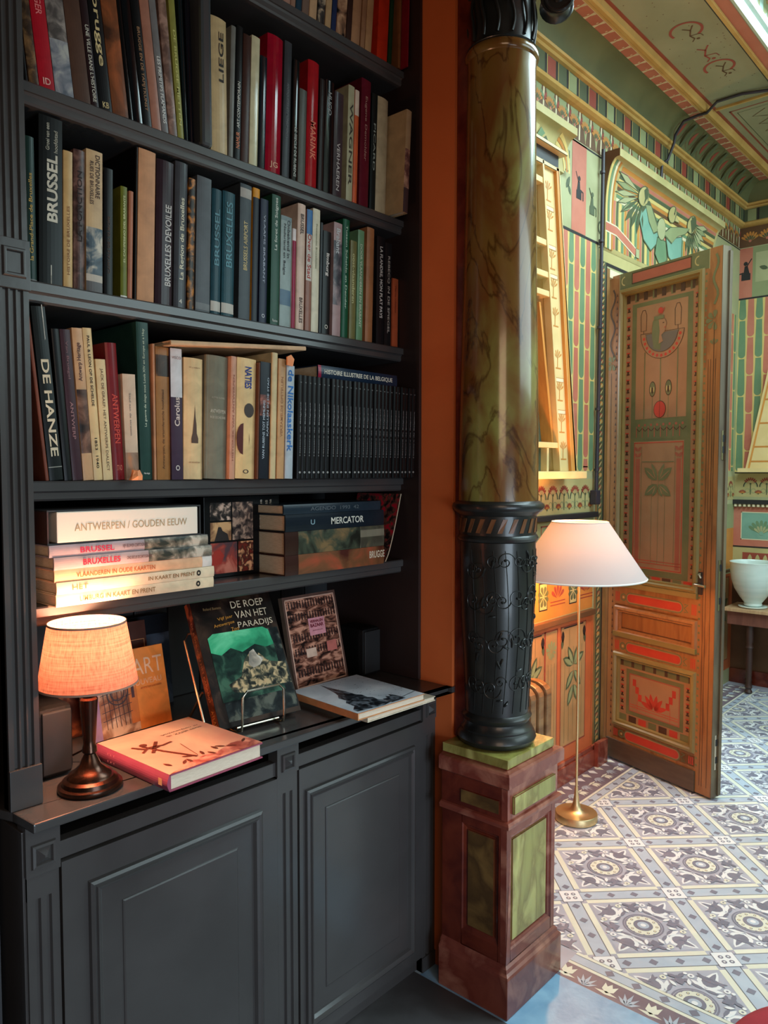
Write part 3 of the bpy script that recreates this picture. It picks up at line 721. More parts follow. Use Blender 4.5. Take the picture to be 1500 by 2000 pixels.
def fd(u,v,h): p=LT*u+NN*h; return (p.x,p.y,v)
TK=.055
q=MB()
q.prism([(0,0.012),(LL,0.012),(LL,H),(0,H)],DW,fd,-TK,-.012)
# outer stiles & rails proud
RT_=[(0,.012,.078,H),(.578,.012,LL,H),(.078,2.40,.578,H),(.078,.82,.578,.945),(.078,.56,.578,.672),(.078,.012,.578,.20)]
for a,b,c,d in RT_: q.prism([(a,b),(c,b),(c,d),(a,d)],DW,fd,-.012,0)
P=Paint(q,fd,.0006)
# stile decoration
for k in range(70):
    z=.14+k*.0325
    if z<2.40: P.poly([(.056,z),(.066,z),(.061,z+.016)],DB,1); P.disc(.586,z,.006,DG,1,6)
for x in (.603,.616,.641): P.rect(x,.05,x+.0025,2.0,DB,1)
P.rect(.6,2.40,.603,H,EG_PG,2); P.rect(.075,2.40,.078,H,EG_PG,2)
P.rect(.078,2.405,.6,H,DG,1); P.rect(.16,2.43,.50,2.475,DP,2); P.box(.155,2.425,.505,2.48,.003,DB,3)
P.ring(.11,2.45,.02,.006,EG_Y,2,90,270,10); P.ring(.545,2.45,.02,.006,EG_Y,2,90,270,10)
# vines on stiles
P.line([(.635+.012*math.sin(k*.9),2.46-.02*k) for k in range(12)],.012,DG,2); P.fan(.632,2.17,.005,.045,60,300,5,DG,2); P.line([(.632,2.16),(.632,1.3)],.003,DB,2); P.fan(.632,2.06,.003,.03,30,150,3,DG,2)
P.line([(.035+.014*math.sin(k*.8),2.42-.02*k) for k in range(18)],.010,DB,2); P.fan(.035,2.05,.005,.04,40,320,5,DG,2)
P.rect(.028,.1,.031,2.0,DB,1)
def bandrail(z0,z1):
    P.rect(.078,z0,.578,z1,DW,1)
    for a in (.082,.545):
        for i in range(3): P.rect(a+i*.010,z0+.008,a+.006+i*.010,z1-.008,DR,2)
    zc=(z0+z1)/2; r=.019
    def pill(a,b,r,m,l):
        pts=[(a+r*math.cos(math.radians(t)),zc+r*math.sin(math.radians(t))) for t in range(90,271,20)]+[(b+r*math.cos(math.radians(t)),zc+r*math.sin(math.radians(t))) for t in range(-90,91,20)]
        P.poly(pts,m,l)
    pill(.18,.47,r+.010,DG,2); pill(.18,.47,r+.005,DT,3); pill(.18,.47,r,DR,4)
    P.ring(.135,zc,.016,.007,DG,3); P.disc(.135,zc,.006,EG_Y,3,8)
    P.line([(.505,zc+.018),(.525,zc+.018),(.505,zc),(.525,zc-.018),(.505,zc-.018)],.006,DG,3)
bandrail(.826,.892); bandrail(.575,.640); 
P.rect(.078,.10,.578,.185,DW,1); bandrail(.125,.178)
# mouldings around the panels
mp=[(-.012,0),(-.006,.012),(.006,.014),(.012,.004),(.020,.004),(.024,-.011)]
GM=mat('door_moulding_olive',(134,116,66),.4,c2=(122,104,58),scale=5)
for r,gm_ in (((.090,.945,.566,2.40),GM),((.090,.672,.566,.80),DW),((.085,.20,.566,.560),GM)):
    q.frame(r,mp,gm_,fd)
# dark ledge rails
for z in (.925,.668):
    q.prism([(.078,z-.012),(.578,z-.012),(.578,z+.012),(.078,z+.012)],GM,fd,-.01,.016)
P.st=.0006
def at(h0):
    PP=Paint(q,lambda u,v,h:fd(u,v,h0+h),.0006); return PP
P=at(-.012)
# upper panel
a,b,c,d=.112,.962,.545,2.376
P.rect(a,b,c,d,DT,1)
for k in range(8): P.rect(a+k*.0545,2.335,a+.025+k*.0545,2.374,DB if k%2==0 else DG,2)
P.rect(a,2.345,c,2.376,DG,1)
for k in range(8): P.rect(a+.01+k*.0545,2.338,a+.024+k*.0545,2.376,DB,3)
def ankh(u,z,s): P.rect(u-.010*s,z,u+.010*s,z+.008*s,DB,3); P.poly([(u-.004*s,z+.006*s),(u+.004*s,z+.006*s),(u+.008*s,z+.022*s),(u-.008*s,z+.022*s)],DB,3); P.rect(u-.012*s,z+.02*s,u+.012*s,z+.026*s,DR,4)
for k in range(30):
    z=1.0+k*.0445
    ankh(.130,z,.9); ankh(.533,z,.9)
P.rect(.152,.985,.510,2.325,DG,2)
P.rect(.180,1.755,.482,2.305,DT,3)
P.rect(.165,1.655,.495,1.748,DG,3)
for k in range(8):
    u=.19+k*.037; P.line([(u,1.665),(u,1.72)],.005,DP,4); P.disc(u+.016,1.725,.007,DP,4,8); P.line([(u,1.71),(u+.018,1.695),(u+.036,1.71)],.004,DB,4)
# lady in a bowl
P.poly([(.206,2.172)]+[(.336+.13*math.cos(math.radians(t)),2.168+.128*math.sin(math.radians(t))) for t in range(182,359,12)]+[(.466,2.165)],DB,4)
P.poly([(.209,2.169)]+[(.336+.126*math.cos(math.radians(t)),2.166+.124*math.sin(math.radians(t))) for t in range(182,359,12)]+[(.463,2.163)],DT,5)
for k in range(13):
    t=math.radians(188+k*13.6); P.disc(.336+.108*math.cos(t),2.16+.106*math.sin(t),.008,DR,6,6)
P.poly([(.236,2.165)]+[(.336+.095*math.cos(math.radians(t)),2.163+.092*math.sin(math.radians(t))) for t in range(182,359,12)]+[(.436,2.161)],DB,7)
P.poly([(.238,2.163)]+[(.336+.092*math.cos(math.radians(t)),2.161+.089*math.sin(math.radians(t))) for t in range(182,359,12)]+[(.434,2.161)],mat('door_paint_slate',(104,96,88),.5),8)
P.poly([(.29,2.09),(.33,2.08),(.335,2.14),(.33,2.19),(.335,2.235),(.30,2.243),(.282,2.22),(.278,2.16)],DG,9)
P.poly([(.318,2.225),(.352,2.225),(.364,2.205),(.360,2.190),(.354,2.165),(.335,2.15),(.345,2.12),(.32,2.11),(.325,2.17)],DT,10); P.poly([(.290,2.243),(.348,2.243),(.348,2.228),(.29,2.228)],DG,11)
P.disc(.328,2.268,.015,DR,9,12); P.line([(.335,2.25),(.352,2.28)],.004,DR,9)
P.rect(.343,2.205,.352,2.209,DB,12); P.rect(.352,2.183,.36,2.186,DR,12)
for u in (.225,.428):
    P.line([(u-.016,2.185),(u-.018,2.26),(u-.008,2.285),(u+.008,2.285),(u+.018,2.26),(u+.016,2.185)],.0035,DB,4,True); P.line([(u,2.165),(u,2.185)],.004,DB,4)
for u,z0,z1 in ((.235,1.757,2.08),(.331,1.80,2.04),(.430,1.757,2.08)): P.rect(u-.003,z0,u+.003,z1,DG,4)
for u in (.285,.380):
    P.rect(u-.0015,1.757,u+.0015,1.86,DG,4); P.disc(u,1.897,.020,DB,4,14,ry=.038); P.disc(u,1.897,.017,DG,5,14,ry=.034); P.disc(u,1.89,.006,DB,6,8,ry=.016); P.disc(u-.009,1.895,.004,EG_Y,7,8,ry=.014); P.disc(u+.009,1.895,.004,EG_Y,7,8,ry=.014)
P.disc(.331,1.797,.037,DB,5,18,ry=.042); P.disc(.331,1.797,.034,DR,6,18,ry=.039); P.rect(.330,1.757,.332,1.835,DB,7)
# long lower picture
P.rect(.175,1.015,.475,1.645,DT,3); P.box(.178,1.02,.472,1.64,.004,DR,4)
P.rect(.190,1.03,.215,1.56,DP,4); P.rect(.435,1.03,.46,1.56,DP,4)
for u in (.202,.447):
    for s,z in ((1,1.60),(-1,1.60),(1,1.57),(-1,1.57)): P.leaf(u,z,90-s*50,.03,.016,DP,5)
for u in (.225,.29,.33,.37,.425): P.rect(u,1.05,u+.002,1.50 if .23<u<.42 else 1.62,DG,4)
for s in (1,-1):
    for i_,(z,an,L_) in enumerate(((1.455,38,.10),(1.46,66,.085),(1.435,-36,.092),(1.43,-66,.06))): P.leaf(.327+s*.004,z,90-s*(90-an),L_,.046 if i_%2==0 else .026,DG,5+i_*.3); P.leaf(.327+s*.012,z+(.004 if an>0 else -.004),90-s*(90-an),L_*.75,.006,DT,6.5)
P.line([(.23,1.545),(.42,1.545)],.004,DG,5)
for z in (1.045,1.058): P.rect(.18,z,.47,z+.003,DR,4)
# checker strip at bottom of upper panel
for k in range(7):
    P.rect(.115+k*.062,.957,.165+k*.062,.983,(DR,DB,DG)[k%3],3)
# middle plain panel
P.rect(.112,.697,.545,.778,DW,1); P.box(.112,.697,.545,.778,.004,DB,2)
# lower picture
a,b,c,d=.108,.222,.545,.54
P.rect(a,b,c,d,DT,1); P.rect(a,.505,c,d,DG,2)
for k in range(7): P.rect(a+.006+k*.069,.507,a+.024+k*.069,d,DB,3)
for k in range(7): P.rect(a+k*.063,b,a+.048+k*.063,b+.034,(DG,DB,DR)[k%3],3)
for k in range(6): ankh(.127,.275+k*.037,.9); ankh(.526,.275+k*.037,.9)
P.rect(.152,.262,.502,.495,DG,2); P.rect(.172,.282,.482,.475,DP,3); P.rect(.178,.288,.476,.469,DT,4)
for s in (1,-1):
    for an in (18,52,80): P.leaf(.327+s*.006,.325,90-s*(90-an),.078,.026,DR,5)
    for i in range(3): P.rect(.327+s*(.085+i*.018)-.011,.345+i*.035,.327+s*(.085+i*.018)+.011,.38+i*.035,DR,5)
    P.rect(.327+s*.10-.001,.29,.327+s*.10+.001,.36,DR,5)
for z in (.305,.317): P.rect(.18,z,.475,z+.003,DR,5)
P=at(0)
q.build('leaf_panels',dr)
q=MB(); q.prism([(.04,.012),(.582,.012),(.582,.110),(.04,.112)],DK,fd,.0,.010); q.build('kick_plate',dr,.002)
q=MB(); q.prism([(LL,0.012),(LL+.003,0.012),(LL+.003,H),(LL,H)],DE,fd,-TK,0)
q.prism([(LL+.003,0.02),(LL+.012,0.02),(LL+.012,H-.02),(LL+.003,H-.02)],DE,fd,-TK,-TK+.018)
q.build('door_edge',dr)
q=MB(); 
for z0,z1 in ((.87,1.10),(1.55,1.68),(.14,.30)):
    q.prism([(LL+.003,z0),(LL+.005,z0),(LL+.005,z1),(LL+.003,z1)],STEEL,fd,-.042,-.016)
    q.prism([(LL+.005,z0+.03),(LL+.0056,z0+.03),(LL+.0056,z0+.06),(LL+.005,z0+.06)],EG_BK,fd,-.036,-.022)
    q.prism([(LL+.005,z1-.05),(LL+.0056,z1-.05),(LL+.0056,z1-.02),(LL+.005,z1-.02)],EG_BK,fd,-.036,-.022)
q.build('lock_plate',dr)
q=MB(); q.prism([(.580,.935),(.600,.935),(.600,1.04),(.580,1.04)],EG_BK,fd,0,.004)
q.tube([fd(.590,.985,0),fd(.590,.985,.045),fd(.600,.985,.052),fd(.650,.983,.050)],.0065,STEEL); q.tube([fd(.590,1.015,.0),fd(.590,1.03,.012)],.008,STEEL); q.build('door_handle',dr)
# ================= radiator =================
rd=empty('radiator',(2.32,1.67,0)); RM=mat('radiator_painted_bronze',(142,112,76),.4,c2=(110,80,52),scale=8,stretch=(1,1,3))
tag(rd,'old ribbed radiator painted bronze behind the marbled column pedestal','radiator')
for k in range(7):
    x=3.10-.062*k-2.6; z1=.62
    q=MB(); pts=[(-.07,.07),(.07,.07),(.07,z1-.05)]+[(.07*math.cos(t),z1-.05+.05*math.sin(t)) for t in [math.pi*i/8 for i in range(1,8)]]+[(-.07,z1-.05)]
    q.prism(pts,RM,lambda u,v,h,x=x:(x+h,u,v),-.021,.021); q.build('section',rd,.008)
for k in (0,6):
    x=3.10-.062*k-2.6
    for s in (-.05,.05): bx('foot',(x-.014,s-.012,0),(x+.014,s+.012,.08),RM,rd)
# ================= side table, bowl, tray =================
TW=mat('side_table_wood_top',(196,160,120),.4,c2=(176,140,102),scale=5,stretch=(1,8,1)); TB=mat('side_table_wood_base',(122,76,62),.4,c2=(104,62,52),scale=5,stretch=(1,6,1)); TD=mat('side_table_leg_dark',(62,40,34),.4)
tb=empty('side_table',(5.58,1.25,0)); tag(tb,'low wooden side table with turned legs against the far wall','table')
q=MB(); q.box((5.385-5.58,.5-1.25,.555),(5.675-5.58,1.74-1.25,.578),TW); q.build('table_top',tb,.003)
q=MB(); q.box((5.41-5.58,.55-1.25,.465),(5.66-5.58,1.72-1.25,.5545),TB); q.build('apron',tb,.002)
for sx,sy in ((5.45,1.585),(5.45,.6),(5.64,1.64),(5.64,.6)):
    q=MB(); q.lathe([(.02,0),(.026,.012),(.018,.03),(.024,.045),(.015,.07),(.019,.12),(.022,.25),(.019,.30),(.026,.315),(.018,.335),(.024,.36),(.024,.464)],TD,(sx-5.58,sy-1.25,0),20); q.build('leg',tb)
WB=mat('glazed_white_ceramic',(214,226,218),.25,c2=(200,216,208),scale=3,stretch=(1,1,10),coat=.3)
bo=empty('ceramic_bowl',(5.50,1.585,.578)); tag(bo,'large white ceramic bowl with foot dish on the low side table','bowl')
q=MB(); q.lathe([(.05,.012),(.058,.02),(.055,.035),(.085,.075),(.118,.13),(.138,.19),(.146,.25),(.148,.298),(.152,.31),(.146,.312),(.140,.30),(.138,.25),(.128,.18),(.10,.12),(.05,.06),(0,.05)],WB,(0,0,0),48); q.build('bowl_body',bo)
q=MB(); q.lathe([(.06,0),(.088,.004),(.092,.012),(.086,.014),(.05,.010),(0,.010)],WB,(0,0,0),40); q.build('foot_dish',bo)
q=MB(); q.box((5.44,1.20,.5785),(5.62,1.43,.592),EG_BK); tag(q.build('black_tray',None,.004),'black tray lying on the side table to the right of the bowl','tray')
q=MB(); q.box((5.47,1.24,.5925),(5.60,1.41,.606),EG_IV); tag(q.build('pale_folder',None,.002),'pale folder lying on the black tray on the side table','folder')
# slanted far shelf on far wall
fu=MB()
fu.prism([(1.70,1.50),(1.565,2.20),(1.10,2.20),(1.10,1.50)],CRW,lambda u,v,h:(XF-.002-h,u,v),.0,.058)
PP=Paint(fu,lambda u,v,h:(XF-.06-h,u,v))
for z in (1.56,1.66,1.82,1.98,2.1): PP.rect(1.3,z,1.68-(z-1.5)*.193,z+.012,EG_O,1)
PP.line([(1.675,1.52),(1.545,2.19)],.012,CRO,2)
fu.box((XF-.09,1.1,1.492),(XF-.002,1.74,1.52),CRW)
tag(fu.build('far_slanted_cabinet'),'pale slanting wall cabinet on the far wall right of the open door','cabinet')
# ================= floor lamp =================
LX,LY=2.963,1.546
SH1=bpy.data.materials.new('silk_shade_white'); SH1.use_nodes=True
def shade_mat(M,c,tr,weave):
    nt=M.node_tree; nt.nodes.clear(); out=nt.nodes.new('ShaderNodeOutputMaterial'); mx=nt.nodes.new('ShaderNodeMixShader'); d=nt.nodes.new('ShaderNodeBsdfDiffuse'); t=nt.nodes.new('ShaderNodeBsdfTranslucent')
    d.inputs[0].default_value=(*lin(c),1); mx.inputs[0].default_value=tr
    tc=nt.nodes.new('ShaderNodeTexCoord')
    r=nt.nodes.new('ShaderNodeValToRGB'); 
    if weave:
        vals=[]
        for s in ((900,900,30),(30,30,900)):
            mp=nt.nodes.new('ShaderNodeMapping'); mp.inputs['Scale'].default_value=tuple(x*.4 for x in s); nt.links.new(tc.outputs['Object'],mp.inputs[0])
            n=nt.nodes.new('ShaderNodeTexNoise'); n.inputs['Scale'].default_value=1; n.inputs['Detail'].default_value=2; nt.links.new(mp.outputs[0],n.inputs['Vector']); vals.append(n.outputs[0])
        a=nt.nodes.new('ShaderNodeMath'); a.operation='ADD'; nt.links.new(vals[0],a.inputs[0]); nt.links.new(vals[1],a.inputs[1])
        h=nt.nodes.new('ShaderNodeMath'); h.operation='MULTIPLY'; h.inputs[1].default_value=.5; nt.links.new(a.outputs[0],h.inputs[0])
        nt.links.new(h.outputs[0],r.inputs[0]); r.color_ramp.elements[0].position=.35; r.color_ramp.elements[1].position=.65
        r.color_ramp.elements[0].color=(*lin(tuple(int(x*.72) for x in c)),1); r.color_ramp.elements[1].color=(*lin(c),1)
        nt.links.new(r.outputs[0],t.inputs[0]); nt.links.new(r.outputs[0],d.inputs[0])
    else:
        t.inputs[0].default_value=(*lin(c),1)
    nt.links.new(d.outputs[0],mx.inputs[1]); nt.links.new(t.outputs[0],mx.inputs[2]); nt.links.new(mx.outputs[0],out.inputs[0])
shade_mat(SH1,(172,168,170),.07,False)
fl_=empty('floor_lamp',(LX,LY,0)); tag(fl_,'slim brass floor lamp with white cone shade standing on the tiled floor','floor lamp')
q=MB(); q.lathe([(.0,.0),(.086,.0),(.090,.004),(.090,.030),(.087,.034),(.070,.033),(.040,.036),(.024,.048),(.014,.075),(.009,.11),(.007,.14)],GOLDM,n=56); q.build('base',fl_)
q=MB(); q.lathe([(.0055,.13),(.0055,1.06),(.010,1.065),(.010,1.084)],GOLDM,n=20); q.build('pole',fl_)
q=MB()
prof=[(.274,1.05),(.275,1.052),(.118,1.285),(.116,1.285),(.272,1.051)]
q.lathe(prof[1:3],SH1,n=72,caps=False); q.build('lamp_shade',fl_)
q=MB(); q.lathe([(.2755,1.050),(.2765,1.054),(.274,1.057),(.2735,1.050),(.2755,1.050)],mat('shade_rim_white',(230,230,222),.6),n=72,caps=False); q.build('shade_rim',fl_); q=MB(); q.lathe([(.1175,1.283),(.1190,1.287),(.1165,1.288),(.1165,1.283),(.1175,1.283)],MATS['shade_rim_white'],n=72,caps=False); q.build('shade_rim',fl_)
BULB=bpy.data.materials.new('bulb_warm_glass'); BULB.use_nodes=True; b_=BULB.node_tree.nodes['Principled BSDF']; b_.inputs['Emission Color'].default_value=(1,.62,.30,1); b_.inputs['Emission Strength'].default_value=40
q=MB(); q.lathe([(.0,1.085),(.012,1.09),(.014,1.10),(.028,1.12),(.032,1.14),(.022,1.165),(0,1.17)],BULB,n=20); bo_=q.build('bulb',fl_)
point('floor_lamp_light',(LX-.02,LY,1.135),66,(1,.38,.11),.034)
# ================= PEDESTAL =================
px0,px1,py0,py1=1.728,2.018,1.10,1.335
pc=empty('column_pedestal',((px0+px1)/2,(py0+py1)/2,0)); tag(pc,'square red and olive marbled pedestal with recessed panels carrying the column','pedestal')
ox,oy=pc.location.x,pc.location.y
def pb(name,i,z0,z1,m,bev=.002):
    return bx(name,(px0+i-ox,py0+i-oy,z0),(px1-i-ox,py1-oy,z1),m,pc,bev)
pb('base_block',-.002,0,.112,MARB); 
q=MB(); hw=(px1-px0)/2; hd=(py1-py0)/2
def pmould(prof,name):
    q=MB(); vs=[]
    for i,z in prof: vs+=[(-hw+i,-hd+i,z),(hw-i,-hd+i,z),(hw-i,hd,z),(-hw+i,hd,z)]
    fs=[]
    for j in range(len(prof)-1):
        for k in range(4): fs.append((j*4+k,j*4+(k+1)%4,j*4+4+(k+1)%4,j*4+4+k))
    q.add(vs,fs,MARB); q.add(vs[-4:],[(0,1,2,3)],MARB); return q.build(name,pc)
pmould([(-.002,.112),(0,.118),(.006,.124),(.008,.134),(.014,.14),(.016,.148)],'base_moulding')
pmould([(.016,.522),(.010,.527),(.001,.530),(-.001,.540),(.004,.546),(.012,.549)],'waist_moulding')
pmould([(.010,.636),(.004,.640),(-.004,.645),(-.004,.678),(.0,.684),(.02,.690)],'cap_moulding')
# shaft with real recessed panel on the two visible faces
def panel_face(q,fn,u0,u1,z0,z1,rect,green,proud=.006,deep=.012):
    a,b,c,d=rect
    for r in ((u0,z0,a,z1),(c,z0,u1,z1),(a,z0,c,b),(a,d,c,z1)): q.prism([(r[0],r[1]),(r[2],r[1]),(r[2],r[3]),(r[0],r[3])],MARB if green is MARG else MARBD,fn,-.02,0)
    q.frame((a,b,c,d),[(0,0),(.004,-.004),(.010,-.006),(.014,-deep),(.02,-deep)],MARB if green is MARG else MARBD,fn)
    q.prism([(a+.018,b+.018),(c-.018,b+.018),(c-.018,d-.018),(a+.018,d-.018)],green,fn,-.016,-deep+proud)
MARG_SHADED=mat('faux_marble_olive_shaded',(102,74,36),.25,c2=(122,92,48),scale=8,detail=8,c3=(78,54,26),coat=.3)  # olive marble darkened: shade of the left face put into its colour
q=MB(); i=.014
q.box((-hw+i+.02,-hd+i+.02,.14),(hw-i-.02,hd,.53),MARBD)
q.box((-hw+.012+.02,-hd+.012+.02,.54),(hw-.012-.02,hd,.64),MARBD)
FR=lambda u,v,h:(u-ox,py0+.014-h-oy,v); FL=lambda u,v,h:(px0+.014-h-ox,u-oy,v)
panel_face(q,FR,px0+.014,px1-.014,.142,.53,(px0+.036,.175,px1-.036,.50),MARG)
panel_face(q,FL,py0+.014,py1-.0,.142,.53,(py0+.040,.185,py0+.165,.50),MARG_SHADED,.004,.008)  # left face takes the darker marbles, its shade painted in
FR2=lambda u,v,h:(u-ox,py0+.010-h-oy,v); FL2=lambda u,v,h:(px0+.010-h-ox,u-oy,v)
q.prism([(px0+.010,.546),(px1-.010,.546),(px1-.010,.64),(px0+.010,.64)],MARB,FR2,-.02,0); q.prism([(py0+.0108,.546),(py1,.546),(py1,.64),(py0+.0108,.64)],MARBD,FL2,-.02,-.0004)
q.prism([(px0+.034,.562),(px1-.034,.562),(px1-.034,.612),(px0+.034,.612)],MARG,FR2,0,.008); q.prism([(py0+.035,.562),(py0+.165,.562),(py0+.165,.60),(py0+.035,.60)],MARG_SHADED,FL2,0,.003)
q.build('shaft_block',pc,.0012)
bx('green_plinth',(1.742-ox,1.113-oy,.6905),(1.99-ox,py1-oy,.716),MARG,pc,.002)
# ================= COLUMN =================
CX,CY=1.865,1.232
clm=empty('marbled_column',(CX,CY,.7165)); tag(clm,'tall round column, olive and brown marbled shaft above a black relief drum','column')
CB=mat('black_lacquer_relief',(25,26,25),.36,c2=(36,37,35),scale=10,coat=.18)
Z0=.7165
def cl(name,prof,m,n=72): 
    q=MB(); q.lathe([(r,z-Z0) for z,r in prof],m,n=n); return q.build(name,clm)
cl('base_torus',[(.7165,.1),(.722,.109),(.735,.1145),(.750,.110),(.757,.103),(.762,.104),(.770,.097),(.782,.0935),(.790,.098),(.797,.1015),(.803,.098),(.808,.0925)],CB)
dr_prof=[(.808,.0915),(.90,.0945),(1.0,.0995),(1.09,.1045),(1.18,.107),(1.27,.108),(1.300,.108)]
dm=MB(); dm.lathe([(r,z-Z0) for z,r in dr_prof],CB,n=72)
def rad(z):
    for (a,r0),(b,r1) in zip(dr_prof,dr_prof[1:]):
        if a<=z<=b: return r0+(r1-r0)*(z-a)/(b-a)
    return .1
def cyl(a,z,h=0): r=rad(z)+h; return (r*math.cos(a),r*math.sin(a),z-Z0)
random.seed(11)
def scroll(a0,z0,s,dirn,turns=1.3):
    pts=[]
    for i in range(22):
        t=i/21; rr=s*(1-t*.86); th=dirn*turns*2*math.pi*t+random.random()*.01
        pts.append(cyl(a0+rr*math.cos(th)/.105, min(1.29,max(.82,z0+rr*math.sin(th))),.0015))
    dm.tube(pts,.0014,CB,6); c=pts[-1]; 
    dm.lathe([(0,-.004),(.004,-.002),(.004,.002),(0,.004)],CB,c,8)
for k in range(12):
    a=-3.3+k*.31*1.0
    for z in (.90,1.02,1.14,1.24):
        scroll(a+random.uniform(-.08,.08),z+random.uniform(-.015,.015),random.uniform(.018,.034),random.choice((1,-1)))
    pts=[cyl(a+.12*math.sin(t*3.1),.82+.46*t,.001) for t in [i/24 for i in range(25)]]; dm.tube(pts,.0009,CB,6)
for z in (.915,.925,1.205,1.213):
    dm.tube([cyl(-1.35+.03*i,z,.001) for i in range(16)],.0024,CB,6)
for k in range(26):
    a=random.uniform(-3.2,.2); z=random.uniform(.84,1.27); an=random.uniform(0,3.14)
    L=.016; pts=[cyl(a+L*(t-.5)*math.cos(an)/.105,z+L*1.6*(t-.5)*math.sin(an),.003*math.sin(math.pi*t)) for t in [i/5 for i in range(6)]]; dm.tube(pts,.0032,CB,6)
dm.build('relief_drum',clm)
cl('lower_collar',[(1.300,.106),(1.303,.113),(1.310,.1165),(1.317,.113),(1.320,.1095),(1.374,.1095),(1.378,.115),(1.382,.118),(1.386,.124),(1.392,.129),(1.400,.1315),(1.408,.129),(1.413,.121),(1.416,.115)],CB)
q=MB(); BM=mat('collar_inlay_brown',(116,74,44),.35)
for k in range(22):
    a=2*math.pi*k/22; 
    pts=[(a,1.328),(a+.12,1.328),(a+.26,1.367),(a+.14,1.367)]
    q.prism([(x,z) for x,z in pts],BM,lambda u,v,h:((.1098+h)*math.cos(u),(.1098+h)*math.sin(u),v-Z0),0,.0016)
q.build('collar_inlay',clm)
MCOL=mat('faux_marble_shaft',(124,94,42),.2,c2=(138,134,68),scale=2.6,detail=9,stretch=(2.2,2.2,.8),c3=(112,70,30),coat=.45)
# darker veins in the shaft
nt=MCOL.node_tree; b_=nt.nodes['Principled BSDF']; src=b_.inputs['Base Color'].links[0].from_socket
tc=nt.nodes.new('ShaderNodeTexCoord'); mp=nt.nodes.new('ShaderNodeMapping'); mp.inputs['Scale'].default_value=(3,3,1.1); nt.links.new(tc.outputs['Object'],mp.inputs[0])
vn=nt.nodes.new('ShaderNodeTexNoise'); vn.inputs['Scale'].default_value=2.2; vn.inputs['Detail'].default_value=5; vn.inputs['Distortion'].default_value=1.5; nt.links.new(mp.outputs[0],vn.inputs['Vector'])
sb=nt.nodes.new('ShaderNodeMath'); sb.operation='SUBTRACT'; sb.inputs[1].default_value=.5; nt.links.new(vn.outputs[0],sb.inputs[0]); ab=nt.nodes.new('ShaderNodeMath'); ab.operation='ABSOLUTE'; nt.links.new(sb.outputs[0],ab.inputs[0])
rr=nt.nodes.new('ShaderNodeValToRGB'); rr.color_ramp.elements[0].position=0; rr.color_ramp.elements[0].color=(.32,.2,.14,1); rr.color_ramp.elements[1].position=.03; rr.color_ramp.elements[1].color=(1,1,1,1); nt.links.new(ab.outputs[0],rr.inputs[0])
mm=nt.nodes.new('ShaderNodeMixRGB'); mm.blend_type='MULTIPLY'; mm.inputs[0].default_value=.8; nt.links.new(src,mm.inputs[1]); nt.links.new(rr.outputs[0],mm.inputs[2]); nt.links.new(mm.outputs[0],b_.inputs['Base Color'])
cl('marbled_shaft',[(1.416,.114),(1.6,.1125),(1.8,.109),(2.0,.104),(2.3,.099),(2.60,.0955),(2.63,.0965)],MCOL,96)
cl('neck_ring',[(2.63,.0965),(2.634,.101),(2.645,.1035),(2.655,.101),(2.660,.096)],MCOL)
cl('capital_bell',[(2.66,.094),(2.664,.098),(2.668,.094),(2.672,.0865),(2.74,.0865),(2.80,.088),(2.805,.095),(2.815,.098),(2.83,.094),(2.84,.10),(2.87,.115),(2.90,.13),(2.95,.135)],CB)
q=MB(); random.seed(4)
for k in range(14):
    a=2*math.pi*k/14
    pts=[((.088+.006*math.sin(t*3.14))*math.cos(a+.06*math.sin(6*t)),(.088+.006*math.sin(t*3.14))*math.sin(a+.06*math.sin(6*t)),2.68+.12*t-Z0) for t in [i/10 for i in range(11)]]
    q.tube(pts,.0045,CB,8)
q.build('capital_leaves',clm)
for k in (0,1,3):
    a=math.radians(-57+90*k); c=Vector((.148*math.cos(a),.148*math.sin(a),2.790-Z0)); rdv=Vector((math.cos(a),math.sin(a),0)); tg=Vector((-math.sin(a),math.cos(a),0))
    q=MB()
    pts=[]
    for i in range(34):
        t=i/33; r=.050*(1-.85*t); th=math.pi*.5+ -2*math.pi*1.6*t
        pts.append(c+rdv*r*math.cos(th)+ZZ*r*math.sin(th))
    for s in (-1,1): q.tube([p+tg*s*.026 for p in pts],.006,CB,8)
    # barrel body
    n=20; vs=[];fs=[]
    for s in (-1,-.4,.4,1):
        rr_=.045 if abs(s)>.5 else .036
        for i in range(n): t=2*math.pi*i/n; vs.append(c+rdv*rr_*math.cos(t)+ZZ*rr_*math.sin(t)+tg*s*.026)
    for j in range(3):
        for i in range(n): fs.append((j*n+i,j*n+(i+1)%n,(j+1)*n+(i+1)%n,(j+1)*n+i))
    fs+= [tuple(range(n)),tuple(range(3*n,4*n))]
    q.add(vs,fs,CB,True)
    q.tube([c+ZZ*.036+rdv*(-.0),c+ZZ*.046-rdv*.03,c+ZZ*.06-rdv*.06],.012,CB,8)
    q.build('capital_volute',clm)
q=MB(); q.box((-.16,-.16,2.95-Z0),(.16,.16,3.0-Z0),CB); q.build('abacus',clm,.005)
struct(bx('trim_9',(1.74,-3,3.0),(2.05,1.338,3.5),ORANGE))
